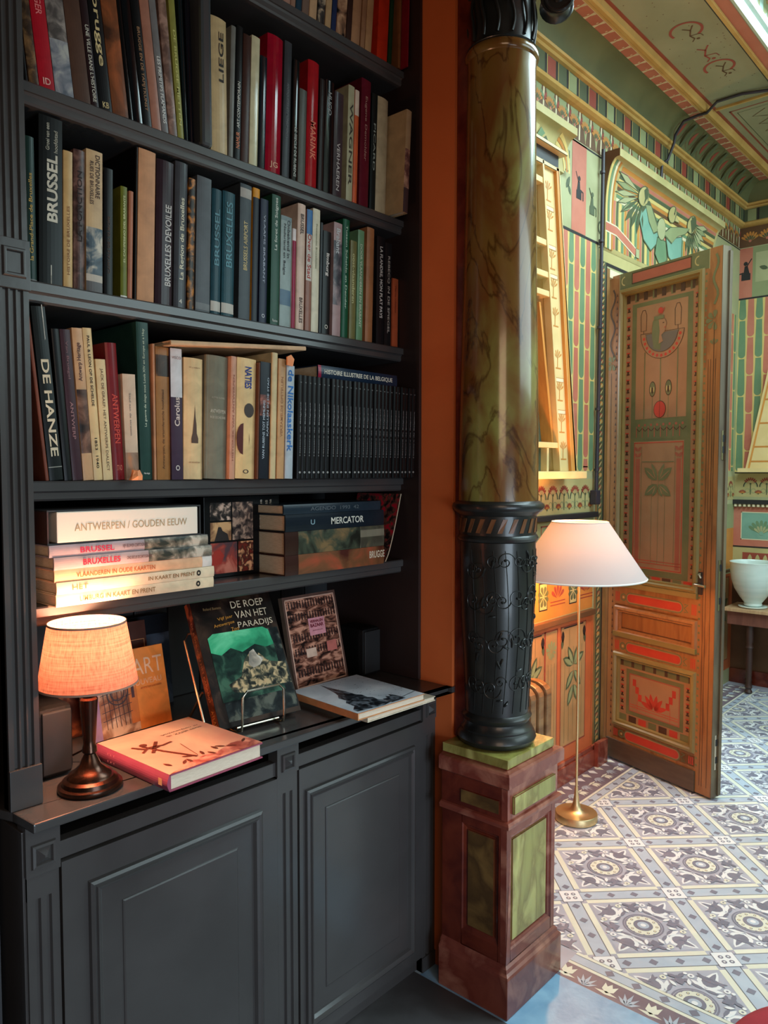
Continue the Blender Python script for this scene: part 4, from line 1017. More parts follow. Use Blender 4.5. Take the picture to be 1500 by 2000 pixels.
# ================= BASE CABINET =================
YCF=1.40
bc=empty('base_cabinet',(1.18,1.60,0)); tag(bc,'long charcoal painted base cabinet with two panelled doors under the bookcase','cabinet')
bo_=Vector(bc.location)
def cb(name,a,b,m=BLK,bev=.0015): return bx(name,(a[0]-bo_.x,a[1]-bo_.y,a[2]),(b[0]-bo_.x,b[1]-bo_.y,b[2]),m,bc,bev)
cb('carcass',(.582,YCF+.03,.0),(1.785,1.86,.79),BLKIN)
cb('side_panel',(.576,YCF+.006,0),(.585,1.86,.84))
cb('plinth',(.585,YCF+.02,0),(1.785,YCF+.03,.05))
cb('rail',(.641,YCF+.004,.766),(1.175,YCF+.03,.80)); cb('rail',(1.239,YCF+.004,.768),(1.729,YCF+.03,.80))
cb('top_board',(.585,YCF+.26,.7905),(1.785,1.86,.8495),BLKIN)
fc=lambda u,v,h:(u-bo_.x,YCF-h-bo_.y,v)
def pil(u0,u1,z1,zb0,zb1,name='pilaster'):
    q=MB(); w_=u1-u0
    # fluted face: grooves cut as polygon profile
    xs=[u0]; prof=[(u0,0)]
    n=2; gw=w_*.17
    for k in range(n):
        c=u0+w_*(.5+ (k-.5)*.34)
        prof+=[(c-gw/2,0),(c-gw/4,-.006),(c+gw/4,-.006),(c+gw/2,0)]
    prof+=[(u1,0)]
    z0=.045; zt=zb0-.05
    vs=[fc(u,z0,h) for u,h in prof]+[fc(u,zt,h) for u,h in prof]; k=len(prof)
    q.add(vs,[(i,i+1,k+i+1,k+i) for i in range(k-1)],BLK)
    q.add([fc(u,zt,h) for u,h in prof]+[fc(u,zt+.004,0) for u,h in prof],[(i,i+1,k+i+1,k+i) for i in range(k-1)],BLK)
    q.prism([(u0,zt+.004),(u1,zt+.004),(u1,zb0),(u0,zb0)],BLK,fc,-.03,0)
    q.prism([(u0,0),(u1,0),(u1,z0),(u0,z0)],BLK,fc,-.03,.004)
    q.add([fc(u0,0,-.03),fc(u0,zb0,-.03),fc(u0,zb0,0),fc(u0,0,0)],[(0,1,2,3)],BLK); q.add([fc(u1,0,-.03),fc(u1,zb0,-.03),fc(u1,zb0,0),fc(u1,0,0)],[(0,1,2,3)],BLK)
    q.build(name,bc)
    q=MB(); u0-=.002;u1+=.002
    q.prism([(u0,zb0),(u1,zb0),(u1,z1),(u0,z1)],BLK,fc,-.03,.004)
    c=(u0+u1)/2; hh=min((zb1-zb0)/2,(u1-u0)/2)*.72; zc=(zb0+zb1)/2
    q.frame((c-hh,zc-hh,c+hh,zc+hh),[(0,.004),(.002,.009),(.007,.010),(.009,.005),(hh-.002,.016),(hh,.016)],BLK,fc)
    q.build('pilaster_block',bc)
pil(.581,.641,.8495,.755,.828); pil(1.175,1.239,.8495,.765,.825); pil(1.729,1.797,.8495,.765,.828)
def cdoor(u0,u1,z0,z1,f,inn):
    q=MB(); q.prism([(u0,z0),(u1,z0),(u1,z1),(u0,z1)],BLK,fc,-.018,.004)
    q.frame(f,[(0,.004),(.002,.012),(.008,.015),(.013,.012),(.015,.016),(.021,.013),(.026,.005),(.028,.0045)],BLK,fc)
    q.frame(inn,[(0,.004),(.001,.006),(.004,.0075),(.0045,.0075)],BLK,fc,BLK)
    return q.build('cabinet_door',bc)
cdoor(.6445,1.1715,.052,.7625,(.695,.088,1.123,.706),(.766,.165,1.053,.639))
cdoor(1.2425,1.7255,.052,.7645,(1.260,.088,1.685,.708),(1.330,.165,1.620,.642))
wt=MB(); wt.prism([(.575,1.44),(.580,1.362),(1.795,1.352),(1.815,1.352),(1.815,1.336),(1.789,1.336),(1.789,1.86),(.555,1.86),(.555,1.50)],BLK,lambda u,v,h:(u,v,h),.850,.868); wo=wt.build('worktop',None,.003); tag(wo,'charcoal worktop board over the base cabinet, carrying the lamp and display books','worktop')
# ================= UPPER BOOKCASE =================
bk=empty('bookcase',(1.2,1.7,.8685)); tag(bk,'tall charcoal built-in bookcase filled with art and history books','bookcase')
ko=Vector(bk.location)
def kb(name,a,b,m=BLK,bev=.0015): return bx(name,tuple(Vector(a)-ko),tuple(Vector(b)-ko),m,bk,bev)
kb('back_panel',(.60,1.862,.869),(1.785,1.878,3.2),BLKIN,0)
for k in range(10):
    pass
q=MB()
for k in range(11):
    a=.66+k*.102; q.box(tuple(Vector((a,1.852,.869))-ko),tuple(Vector((a+.098,1.8615,1.185))-ko),mat('tongue_and_groove_dark',(36,36,38),.5))
q.build('back_boards',bk,.002)
kb('side_panel',(.60,1.5255,.869),(.655,1.86,3.2)); kb('side_filler',(.60,1.471,.869),(.632,1.525,3.2)); kb('side_panel',(1.778,1.455,.869),(1.789,1.86,3.2),mat('side_panel_dark_brown',(38,26,24),.45))
# fluted left pilaster with blocks
fp=lambda u,v,h:(u-ko.x,1.444-h-ko.y,v-ko.z)
q=MB(); u0,u1=.573,.630; pr_=[(u0,0)]
for c in (.588,.6015,.615): pr_+=[(c-.005,0),(c-.0025,-.006),(c+.0025,-.006),(c+.005,0)]
pr_+=[(u1,0)]
for z0,z1 in ((.945,1.83),(1.92,3.2)):
    vs=[fp(u,z0,h) for u,h in pr_]+[fp(u,z1,h) for u,h in pr_]; k=len(pr_); q.add(vs,[(i,i+1,k+i+1,k+i) for i in range(k-1)],BLK)
q.prism([(u0,.869),(u1,.869),(u1,3.2),(u0,3.2)],BLK,fp,-.026,-.0065)
q.add([fp(u0,.869,-.026),fp(u0,3.2,-.026),fp(u0,3.2,0),fp(u0,.869,0)],[(0,1,2,3)],BLK); q.add([fp(u1,.869,-.026),fp(u1,3.2,-.026),fp(u1,3.2,0),fp(u1,.869,0)],[(0,1,2,3)],BLK)
q.build('pilaster',bk)
for z0,z1 in ((.869,.945),(1.83,1.92)):
    q=MB(); q.prism([(u0-.001,z0),(u1+.002,z0),(u1+.002,z1),(u0-.001,z1)],BLK,fp,-.006,.005)
    if z0>1: q.frame((u0+.008,z0+.02,u1-.006,z1-.016),[(0,.005),(.002,.010),(.007,.010),(.010,.003),(.018,.003)],BLK,fp,BLK)
    q.build('pilaster_block',bk,.001)
def shelf(zt,xa=.655,xb=1.778):
    q=MB(); Yb=1.851
    pts=[(1.517,zt-.020),(1.517,zt-.003),(1.520,zt),(Yb,zt),(Yb,zt-.040),(1.530,zt-.040),(1.526,zt-.036),(1.526,zt-.024),(1.522,zt-.020)]
    q.prism(pts,BLK,lambda u,v,h:(h-ko.x,u-ko.y,v-ko.z),xa,xb); q.fixn=True
    o=q.build('shelf',bk)
    return o
SZ=dict(T=2.680,A=2.247,C=1.870,D=1.480,E=1.230)
shelf(SZ['A']); shelf(SZ['C']); shelf(SZ['D']); shelf(SZ['E']); shelf(SZ['T'],1.093)
kb('divider',(1.062,1.512,SZ['A']+.0005),(1.092,1.851,3.2),mat('divider_gloss_charcoal',(64,66,68),.16,coat=.5),.008)
# ================= BOOKS =================
def book(w_,h,d,cover,label,texts=(),bands=(),cat='book',group=None,pages=None,bulge=.0015,rough=.32,front=None,loc=(0,0,0),rot=(0,0,0),spine_mat=None,name='book',no_pages=False):
    e=empty(name,loc,rot=rot); tag(e,label,cat,group)
    m=cover if not isinstance(cover,tuple) else cm(cover,rough,'cover')
    t=min(.0025,w_*.2); c=lambda u:bulge*((2*u/w_-1)**2)
    q=MB(); N=6
    pts=[(0,c(0))]+[(w_*i/N,c(w_*i/N)) for i in range(1,N)]+[(w_,c(w_))]
    out=pts+[(w_,d),(w_-t,d),(w_-t,.005),(t,.005),(t,d),(0,d)]
    q.prism(out,m,lambda u,v,h_:(u,v,h_),0,h)
    if bands:
        for z0,z1,bc_ in bands:
            bm_=cm(bc_,rough,'cover') if isinstance(bc_,tuple) else bc_
            for i in range(N):
                a,b=w_*i/N,w_*(i+1)/N; q.add([(a,c(a)-.0004,z0*h),(b,c(b)-.0004,z0*h),(b,c(b)-.0004,z1*h),(a,c(a)-.0004,z1*h)],[(0,1,2,3)],bm_)
    if front: front(q,w_,h,d)
    q.build('cover',e)
    if not no_pages and w_-2*t>.001:
        bx('pages',(t+.0003,.0053,.003),(w_-t-.0003,d-.004,h-.004),pages or PAGE,e)
    if texts:
        for tx in texts:
            q=MB()
            s,col,zc,lf,hf=tx[:5]; ang=tx[5] if len(tx)>5 else 90; uc=tx[6] if len(tx)>6 else .5; bold=tx[7] if len(tx)>7 else .012
            tm=cm(col,.5,'ink')
            L=(lf*h) if abs(ang)==90 else lf*w_; Hh=hf*w_ if abs(ang)==90 else hf*h
            put_text(q,s,lambda u,v,h_:(u,-.0003-h_,v),(uc*w_,zc*h),L,Hh,tm,ang,.0004,bold)
            q.build('spine_lettering',e)
    return e
def row(specs,zs,ys,dd=.2,where='',h_unseen=.30,zmax=9,leanf=None,dyf=None):
    prev=None
    for s in specs:
        uL,uR,vt,lean,col,desc=s[:6]; kw=s[6] if len(s)>6 else {}
        kw=dict(kw); y=ys+kw.pop('dy',0)+(dyf(uL) if dyf else 0); d=kw.pop('d',dd); zoff=kw.pop('z',0)
        vb=1500
        # pixel row of the shelf at this u
        lo,hi=-400,1700
        for _ in range(40):
            mdl=(lo+hi)/2
            if PY(uL,mdl,y).z>zs: lo=mdl
            else: hi=mdl
        vb=lo
        x0=PY(uL,vb,y).x; x1=PY(uR,vb,y).x-.0006
        h=(PY(uL,vt,y).z-zs) if vt is not None else kw.pop('h',h_unseen)
        kw.pop('h',None)
        if leanf: lean=leanf(uL,lean)
        th=math.radians(lean); tn=math.tan(th)
        h=min(h,(zmax-zs)/math.cos(th)-.004-abs(math.sin(th))*.03)
        if prev:
            need=prev[0]+.0005+max(0,(prev[1]-tn)*min(h,prev[2]))+(max(0,-math.sin(th))*0)
            x0=max(x0,need)
        x1=max(x1,x0+.0055)
        if tn>=0: x1=min(x1,1.7765-h*tn)
        if tn<0: x0=max(x0,.6565+h*abs(tn)); x1=max(x1,x0+.006)
        w_=max(.004,(x1-x0)); wl_=w_*math.cos(th)
        lift=math.sin(th)*wl_ if th>0 else 0
        prev=(x0+wl_*math.cos(th)+abs(math.sin(th))*.0005,tn,h)
        book(wl_,h,d,col,desc+(' '+where if where else ''),loc=(x0,y,zs+.0006+lift),rot=(0,th,0),**kw)
WHT=(232,226,214); CRM=(206,182,140); GLD=(196,160,84); SIL=(168,170,168)
def pic(name,c1,c2,c3,scale=30,rough=.3,stretch=None): return mat(name,c1,rough,c2=c2,c3=c3,scale=scale,detail=6,lo=.38,hi=.62,stretch=stretch,spec=.25 if rough!=.28 else .06)
PG1=pic('spine_picture_grey_relief',(78,72,70),(150,140,134),(112,104,100),40)
PG2=pic('spine_picture_portrait_brown',(60,34,20),(166,88,48),(112,62,34),9)
PG3=pic('spine_picture_pink_stone',(92,66,58),(158,122,108),(120,90,78),35)
PG4=pic('spine_picture_brown_pattern',(50,34,24),(128,92,58),(84,60,40),45)
PG5=pic('spine_picture_mottled_brown',(52,34,32),(112,82,74),(78,54,50),40)
PG6=pic('spine_picture_street_blue',(40,48,58),(190,178,160),(72,86,96),26)
PG7=pic('spine_picture_gold_pattern',(34,24,18),(178,110,40),(84,54,28),60)
A='on the upper left shelf'
row([
 (42.5,52.5,None,-5,(18,17,18),'black unlettered book at the far left end',dict(h=.16)),
 (53,78,None,-5,PG4,'brown patterned book left of the bright red one',dict(h=.24)),
 (79,109,None,-6,(172,18,36),'bright red book with pale lettering',dict(h=.36,texts=[('BRUGGER',(225,120,120),.50,.22,.42,-90),('ID',(235,180,170),.05,.5,.035,0)])),
 (110,146,None,-6,PG1,'thick grey book with carved relief picture spine',dict(h=.36,bands=[(0,.30,pic('spine_picture_blue_grey',(90,98,110),(170,170,166),(130,132,140),30))])),
 (147,179,None,-7,(84,58,46),'plain brown book between grey relief and maroon books',dict(h=.33,z=0)),
 (180,195,None,-8,(44,26,28),'thin maroon book lettered une ville dans',dict(h=.34,texts=[("UNE VILLE DANS L'HISTOIRE",(205,200,185),.26,.44,.5,-90)])),
 (196,221,None,-9,(16,15,16),'black book with large cream letters brugge',dict(h=.34,texts=[('brugge',(216,192,140),.47,.40,.62,-90),('KB',(216,192,140),.045,.5,.035,0)])),
 (222,253,None,-8,PG2,'thick book with brown portrait picture spine',dict(h=.36)),
 (254,262,None,-8,(14,14,14),'thin glossy black book right of the portrait spine',dict(h=.33,rough=.15)),
 (263,280,None,-8,(16,18,20),'black book with pale gleam left of the tapestry book',dict(h=.33,rough=.12)),
 (281,298,None,-7,(12,11,12),'black book with brown lettering brugge en de tapijtkunst',dict(h=.33,texts=[('BRUGGE EN DE TAPIJTKUNST',(168,124,88),.37,.52,.42,-90)])),
 (299,317,None,-7,(168,112,92),'salmon pink plain book',dict(h=.35)),
 (318,331,None,-6,(120,116,116),'grey and white book with dark silhouette',dict(h=.35,texts=[('LES PRIMITIFS FLAMANDS',(230,226,220),.27,.4,.5,-90)])),
 (332,348,None,-5,PG3,'mottled pink stone patterned book',dict(h=.35)),
 (349,361,None,-4,(142,138,66),'thin olive gold book',dict(h=.34,texts=[('DE BRUGSE METTEN',(206,200,120),.4,.6,.4,-90)])),
 (362,370,None,-2.5,(20,30,32),'dark glossy teal black book near the divider',dict(h=.34,rough=.1)),
 (371,381,None,-1.5,(18,18,24),'glossy black book against the upright divider',dict(h=.33,rough=.1)),
],SZ['A'],1.535,.22,A,leanf=lambda u,l:(-6 if u<310 else max(l,-6)))
B='on the upper right shelf'
row([
 (414,446,28,0,(198,170,126),'thick beige book lettered liege',dict(texts=[('LIEGE',(52,44,40),.72,.36,.30,90,.62)],bulge=.004)),
 (447,456,46,0,(120,118,112),'thin grey worn book right of the liege book'),
 (457,470,45,0,(14,14,14),'black book with orange and white word namur',dict(texts=[('NAMUR',(220,130,90),.16,.12,.55,90),('ART CONTEMPORAIN',(210,205,195),.42,.34,.4,90)])),
 (471,486,62,0,(62,34,26),'dark brown book left of the cream glossy one'),
 (487,503,65,0,(206,196,160),'cream glossy book among dark ones',dict(rough=.15)),
 (505,518,105,0,(24,32,38),'short black blue book below its taller neighbours',dict(rough=.12)),
 (519,549,60,0,(152,16,38),'glossy crimson book with rounded spine',dict(bulge=.005,rough=.12,texts=[('JG',(220,160,130),.07,.5,.05,0)])),
 (551,565,75,0,(54,56,60),'dark grey book right of the crimson one',dict(texts=[('ANTIQUITES ET MONUMENTS',(110,110,112),.5,.4,.35,-90)])),
 (569,581,112,0,(20,24,24),'glossy black book with pale reflection',dict(rough=.08,texts=[('LE SIECLE DE RUBENS',(190,190,180),.25,.4,.4,-90)])),
 (582,596,170,0,(84,84,76),'short olive grey book'),
 (598,619,112,0,(168,26,34),'red book with slanting white letters, gleaming top',dict(rough=.12,bulge=.004,texts=[('MARINK',(225,120,90),.38,.30,.5,-90)])),
 (621,631,150,0,(36,24,22),'narrow dark brown book'),
 (632,648,152,0,(18,20,22),'glossy black book lettered hugo',dict(rough=.1,texts=[('HUGO',(170,170,168),.8,.2,.4,-90)])),
 (650,667,175,0,(66,54,58),'grey purple book',dict(rough=.18,texts=[('VERHAEREN',(190,180,175),.3,.45,.35,-90)])),
 (676,688,162,0,(176,172,138),'pale green cream book lettered wagner',dict(texts=[('WAGNER',(60,56,48),.5,.7,.5,-90)])),
 (689,697,172,0,(206,92,50),'narrow orange red book',dict(bands=[(.78,1,(226,200,180))])),
 (701,719,148,0,(96,24,38),'maroon book with faint gold lettering',dict(rough=.18,texts=[('Eugene Demolder',(170,120,110),.62,.5,.3,-90)])),
 (722,733,178,0,(22,30,28),'narrow black green book',dict(texts=[('PICARD',(150,160,150),.55,.4,.35,-90)])),
 (734,754,184,0,(188,170,136),'cream book with small faded emblem',dict(bulge=.004)),
 (780,797,205,3.5,(176,150,112),'wide tan book with photograph spine at the right end',dict(d=.20,dy=-.066,bands=[(.0,.24,(70,56,58)),(.24,.62,pic('spine_photo_people',(90,60,58),(186,150,124),(130,96,84),40))])),
],SZ['A'],1.535,.2,B,zmax=2.637,leanf=lambda u,l: 2.3 if 440<u<770 else l)
T='on the top right shelf'
cols=[(512,521,(120,60,34),'small brown'),(522,532,(150,34,24),'small brick red'),(533,541,(190,110,60),'small orange'),(542,552,(120,24,30),'small dark red')]
row([(a,b,None,3,c,dsc+' book at the left end of the row',dict(h=.20)) for a,b,c,dsc in cols]+[
 (554,567,None,3,(172,128,112),'pink beige book',dict(h=.22)),
 (568,577,None,3,(150,114,96),'tan book next to the pink beige one',dict(h=.22)),
 (578,589,None,3,(34,60,76),'dark teal book with white base',dict(h=.22)),
 (590,603,None,3,(120,96,84),'grey brown book',dict(h=.23)),
 (604,618,None,4,(198,158,120),'broad beige book left of the photo spine',dict(h=.24)),
 (620,634,None,4,pic('spine_photo_bw',(24,24,26),(196,170,140),(70,64,60),30),'book with black and cream photo spine',dict(h=.24)),
 (635,646,None,4,(186,150,110),'light tan book right of the photo spine',dict(h=.24)),
 (647,656,None,4,(34,48,84),'narrow blue book',dict(h=.24)),
 (657,675,None,4,pic('spine_pattern_cream_black',(26,24,24),(204,164,128),(150,110,84),22),'book with blotched black and salmon spine',dict(h=.24)),
 (676,686,None,4,(60,40,34),'dark brown narrow book',dict(h=.25)),
 (687,703,None,4,(182,136,100),'beige book with rounded spine',dict(h=.25,bulge=.004)),
 (704,712,None,4,(164,122,90),'tan narrow book',dict(h=.25)),
 (713,725,None,4,(190,146,104),'sandy book left of the orange red one',dict(h=.25)),
 (736,756,None,4,(206,52,26),'vivid orange red book',dict(h=.26)),
 (758,765,None,4,(30,60,40),'narrow dark green book',dict(h=.26)),
 (767,783,None,3,(124,78,46),'brown book toward the right end',dict(h=.22,dy=-.02)),
 (785,793,None,1,(120,20,34),'thin crimson book against the right side',dict(h=.20,dy=-.045)),
],SZ['T'],1.535,.2,T,leanf=lambda u,l:5 if u<730 else (4 if u<766 else 2))
Cw='on the middle shelf'
row([
 (43,50,235,0,(30,28,34),'narrow black book at the left end'),
 (53,74,265,0,(26,52,46),'dark green book with gold lettering la grand place',dict(bulge=.003,texts=[('la Grand-Place de Bruxelles',GLD,.45,.6,.34,90)],bands=[(0,.02,(120,120,116))])),
 (77,123,222,0,(16,17,17),'thick black book with big white word brussel',dict(texts=[('BRUSSEL',(214,208,190),.58,.40,.46,90,.55,.03),('Groei van een',(180,176,160),.88,.16,.16,90,.35),('hoofdstad',(180,176,160),.86,.13,.16,90,.70),('E',(220,216,200),.03,.045*4,.035,-90,.5,.03)])),
 (125,143,293,0,(206,168,112),'sandy cream book with brown lettering',dict(bulge=.002,texts=[('HISTOIRE DE BRUXELLES',(140,96,60),.35,.5,.3,90)])),
 (145,167,290,0,PG5,'mottled brown leather book',dict(bulge=.003,texts=[('LA FONCTION',(44,28,26),.6,.5,.42,90)])),
 (169,201,290,0,(206,172,128),'beige dictionary with a street picture below',dict(texts=[('DICTIONNAIRE',(70,54,48),.82,.30,.28,-90,.68),('RUES DE BRUXELLES',(70,54,48),.77,.30,.22,-90,.32)],bands=[(.13,.46,PG6),(.08,.13,(196,182,166)),(0,.08,(96,92,92))])),
 (204,221,327,0,(18,17,18),'black book right of the beige dictionary',dict(texts=[('CAPITALE DE L\'EUROPE',(90,64,54),.4,.45,.3,90)])),
 (236,249,363,0,(108,112,38),'bright olive green book with white lettering',dict(dy=-.006,texts=[('EL CAMPESINO DEL BRABANTE',(214,214,160),.62,.6,.3,90)],bands=[(0,.02,(225,225,215))])),
 (250,259,372,0,(176,110,82),'thin salmon book between green and black ones'),
 (262,267,277,0,(14,13,13),'slim black slipcase side'),
 (268,301,279,0,(204,146,104),'tall plain peach boxed volume',dict(rough=.5,no_pages=True)),
 (304,337,308,0,(52,36,42),'thick dark plum book lettered devoilee',dict(bulge=.004,rough=.22,texts=[('BRUXELLES DEVOILEE',(206,200,196),.42,.56,.36,90,.68,.02)])),
 (340,364,298,0,(66,66,70),'grey book with white title la region',dict(bulge=.003,rough=.22,texts=[('La Region de Bruxelles',(222,214,190),.48,.56,.42,90,.6,.02),('4',(222,214,200),.05,.25,.03,0)])),
 (366,379,346,0,PG7,'black and gold patterned book'),
 (382,410,341,0,(78,80,84),'grey cloth book with small label',dict(bands=[(.02,.07,(110,110,110))])),
 (412,431,366,0,(30,66,76),'left teal cloth book lettered brussel',dict(bulge=.003,texts=[('BRUSSEL',(96,140,150),.62,.45,.5,90)],bands=[(.03,.11,(196,188,176))])),
 (433,457,371,0,(30,70,80),'right teal cloth book lettered bruxelles',dict(bulge=.003,texts=[('BRUXELLES',(96,146,156),.66,.52,.5,90)],bands=[(.03,.11,(196,188,176))])),
 (466,488,342,0,(60,66,70),'tall grey book lettered brussels airport',dict(texts=[('BRUSSELS AIRPORT',(214,188,132),.55,.36,.34,90)],bands=[(.90,.97,(170,160,150))])),
 (491,504,360,0,(214,140,22),'yellow topped dark book left of the navy one',dict(bands=[(0,.93,(18,20,34))])),
 (506,521,386,0,(24,30,54),'navy book lettered vlaams brabant',dict(dy=-.004,texts=[('VLAAMS BRABANT',(170,176,190),.60,.55,.26,-90),('O',(210,210,215),.06,.4,.03,0)])),
 (528,545,366,0,(30,74,54),'green book with white title la foret de soignes',dict(texts=[('La foret de Soignes',(216,220,206),.78,.40,.4,90),('Racine',(200,200,190),.04,.6,.02,0)])),
 (546,567,419,0,(148,162,158),'pale grey green guide with small drawing',dict(texts=[('Onbekend in',(56,60,66),.80,.34,.26,-90,.70),('Nederland en Belgie',(56,60,66),.70,.46,.24,-90,.32)],bands=[(.96,1,(120,134,134)),(.20,.34,(84,110,130))])),
 (569,576,445,0,(228,214,210),'thin white book with magenta stripe',dict(bands=[(0,.88,(150,30,66))])),
 (579,594,393,0,(220,190,170),'pale pink book lettered brussel and bruxelles',dict(bulge=.003,texts=[('BRUSSEL',(60,50,50),.84,.16,.4,-90),('BRUXELLES',(60,50,50),.16,.20,.4,-90)])),
 (596,607,407,0,(150,104,88),'book with blue top and brown street picture',dict(bands=[(.80,1,(70,120,170)),(.42,.80,(206,196,184))],texts=[('Over de Stad',(176,40,36),.62,.36,.6,-90)])),
 (608,622,383,0,(222,212,184),'tall cream white book',dict(bulge=.002,texts=[('Promenades Bruxelloises',(150,150,120),.7,.36,.22,-90)])),
 (623,628,433,0,(66,72,74),'thin slate grey book left of limburg'),
 (629,644,449,0,(22,22,22),'black book with white word limburg',dict(texts=[('limburg',(224,214,206),.68,.22,.5,-90,.5,.03),('O',(220,214,200),.08,.4,.04,0)])),
 (649,665,432,0,(176,146,144),'rose grey book with title brabant',dict(bands=[(.28,.84,pic('spine_photo_grey',(60,60,66),(150,130,130),(100,92,96),30))],texts=[('Brabant',(210,214,214),.84,.22,.5,-90)])),
 (667,680,422,0,(22,84,56),'bright green book right of brabant',dict(bulge=.003,texts=[('Tussen Schelde en Dender',(190,214,190),.6,.7,.28,-90)])),
 (682,694,468,0,(122,116,70),'olive book lettered oost vlaanderen',dict(texts=[('oost-vlaanderen',(206,204,150),.62,.5,.45,-90)])),
 (696,708,447,0,(110,152,112),'pale green book',dict(texts=[('DOOR VLAANDEREN EN BRABANT',(214,226,200),.5,.75,.35,-90)])),
 (714,728,424,0,(170,112,72),'tan brown book with rounded spine',dict(bulge=.003)),
 (735,750,460,0,(26,24,26),'black book lettered la flandre mon plat pays',dict(texts=[('LA FLANDRE, MON PLAT PAYS',(214,208,200),.58,.66,.42,-90,.5,.02)])),
 (751,764,473,0,(30,28,30),'dark book left of the short orange one',dict(texts=[('REBECQ IN DE SPIEGEL',(190,180,168),.5,.75,.36,-90)])),
 (766,785,543,0,(178,84,50),'short orange brown book at the right end',dict(texts=[('Vlaamse volkskunst',(110,40,26),.7,.4,.25,-90)])),
],SZ['C'],1.535,.21,Cw,zmax=2.205,leanf=lambda u,l: 1.2 if 70<u<240 else (1.9 if 240<u<730 else (1 if u>730 else 0)))
Dw='on the shelf below the middle'
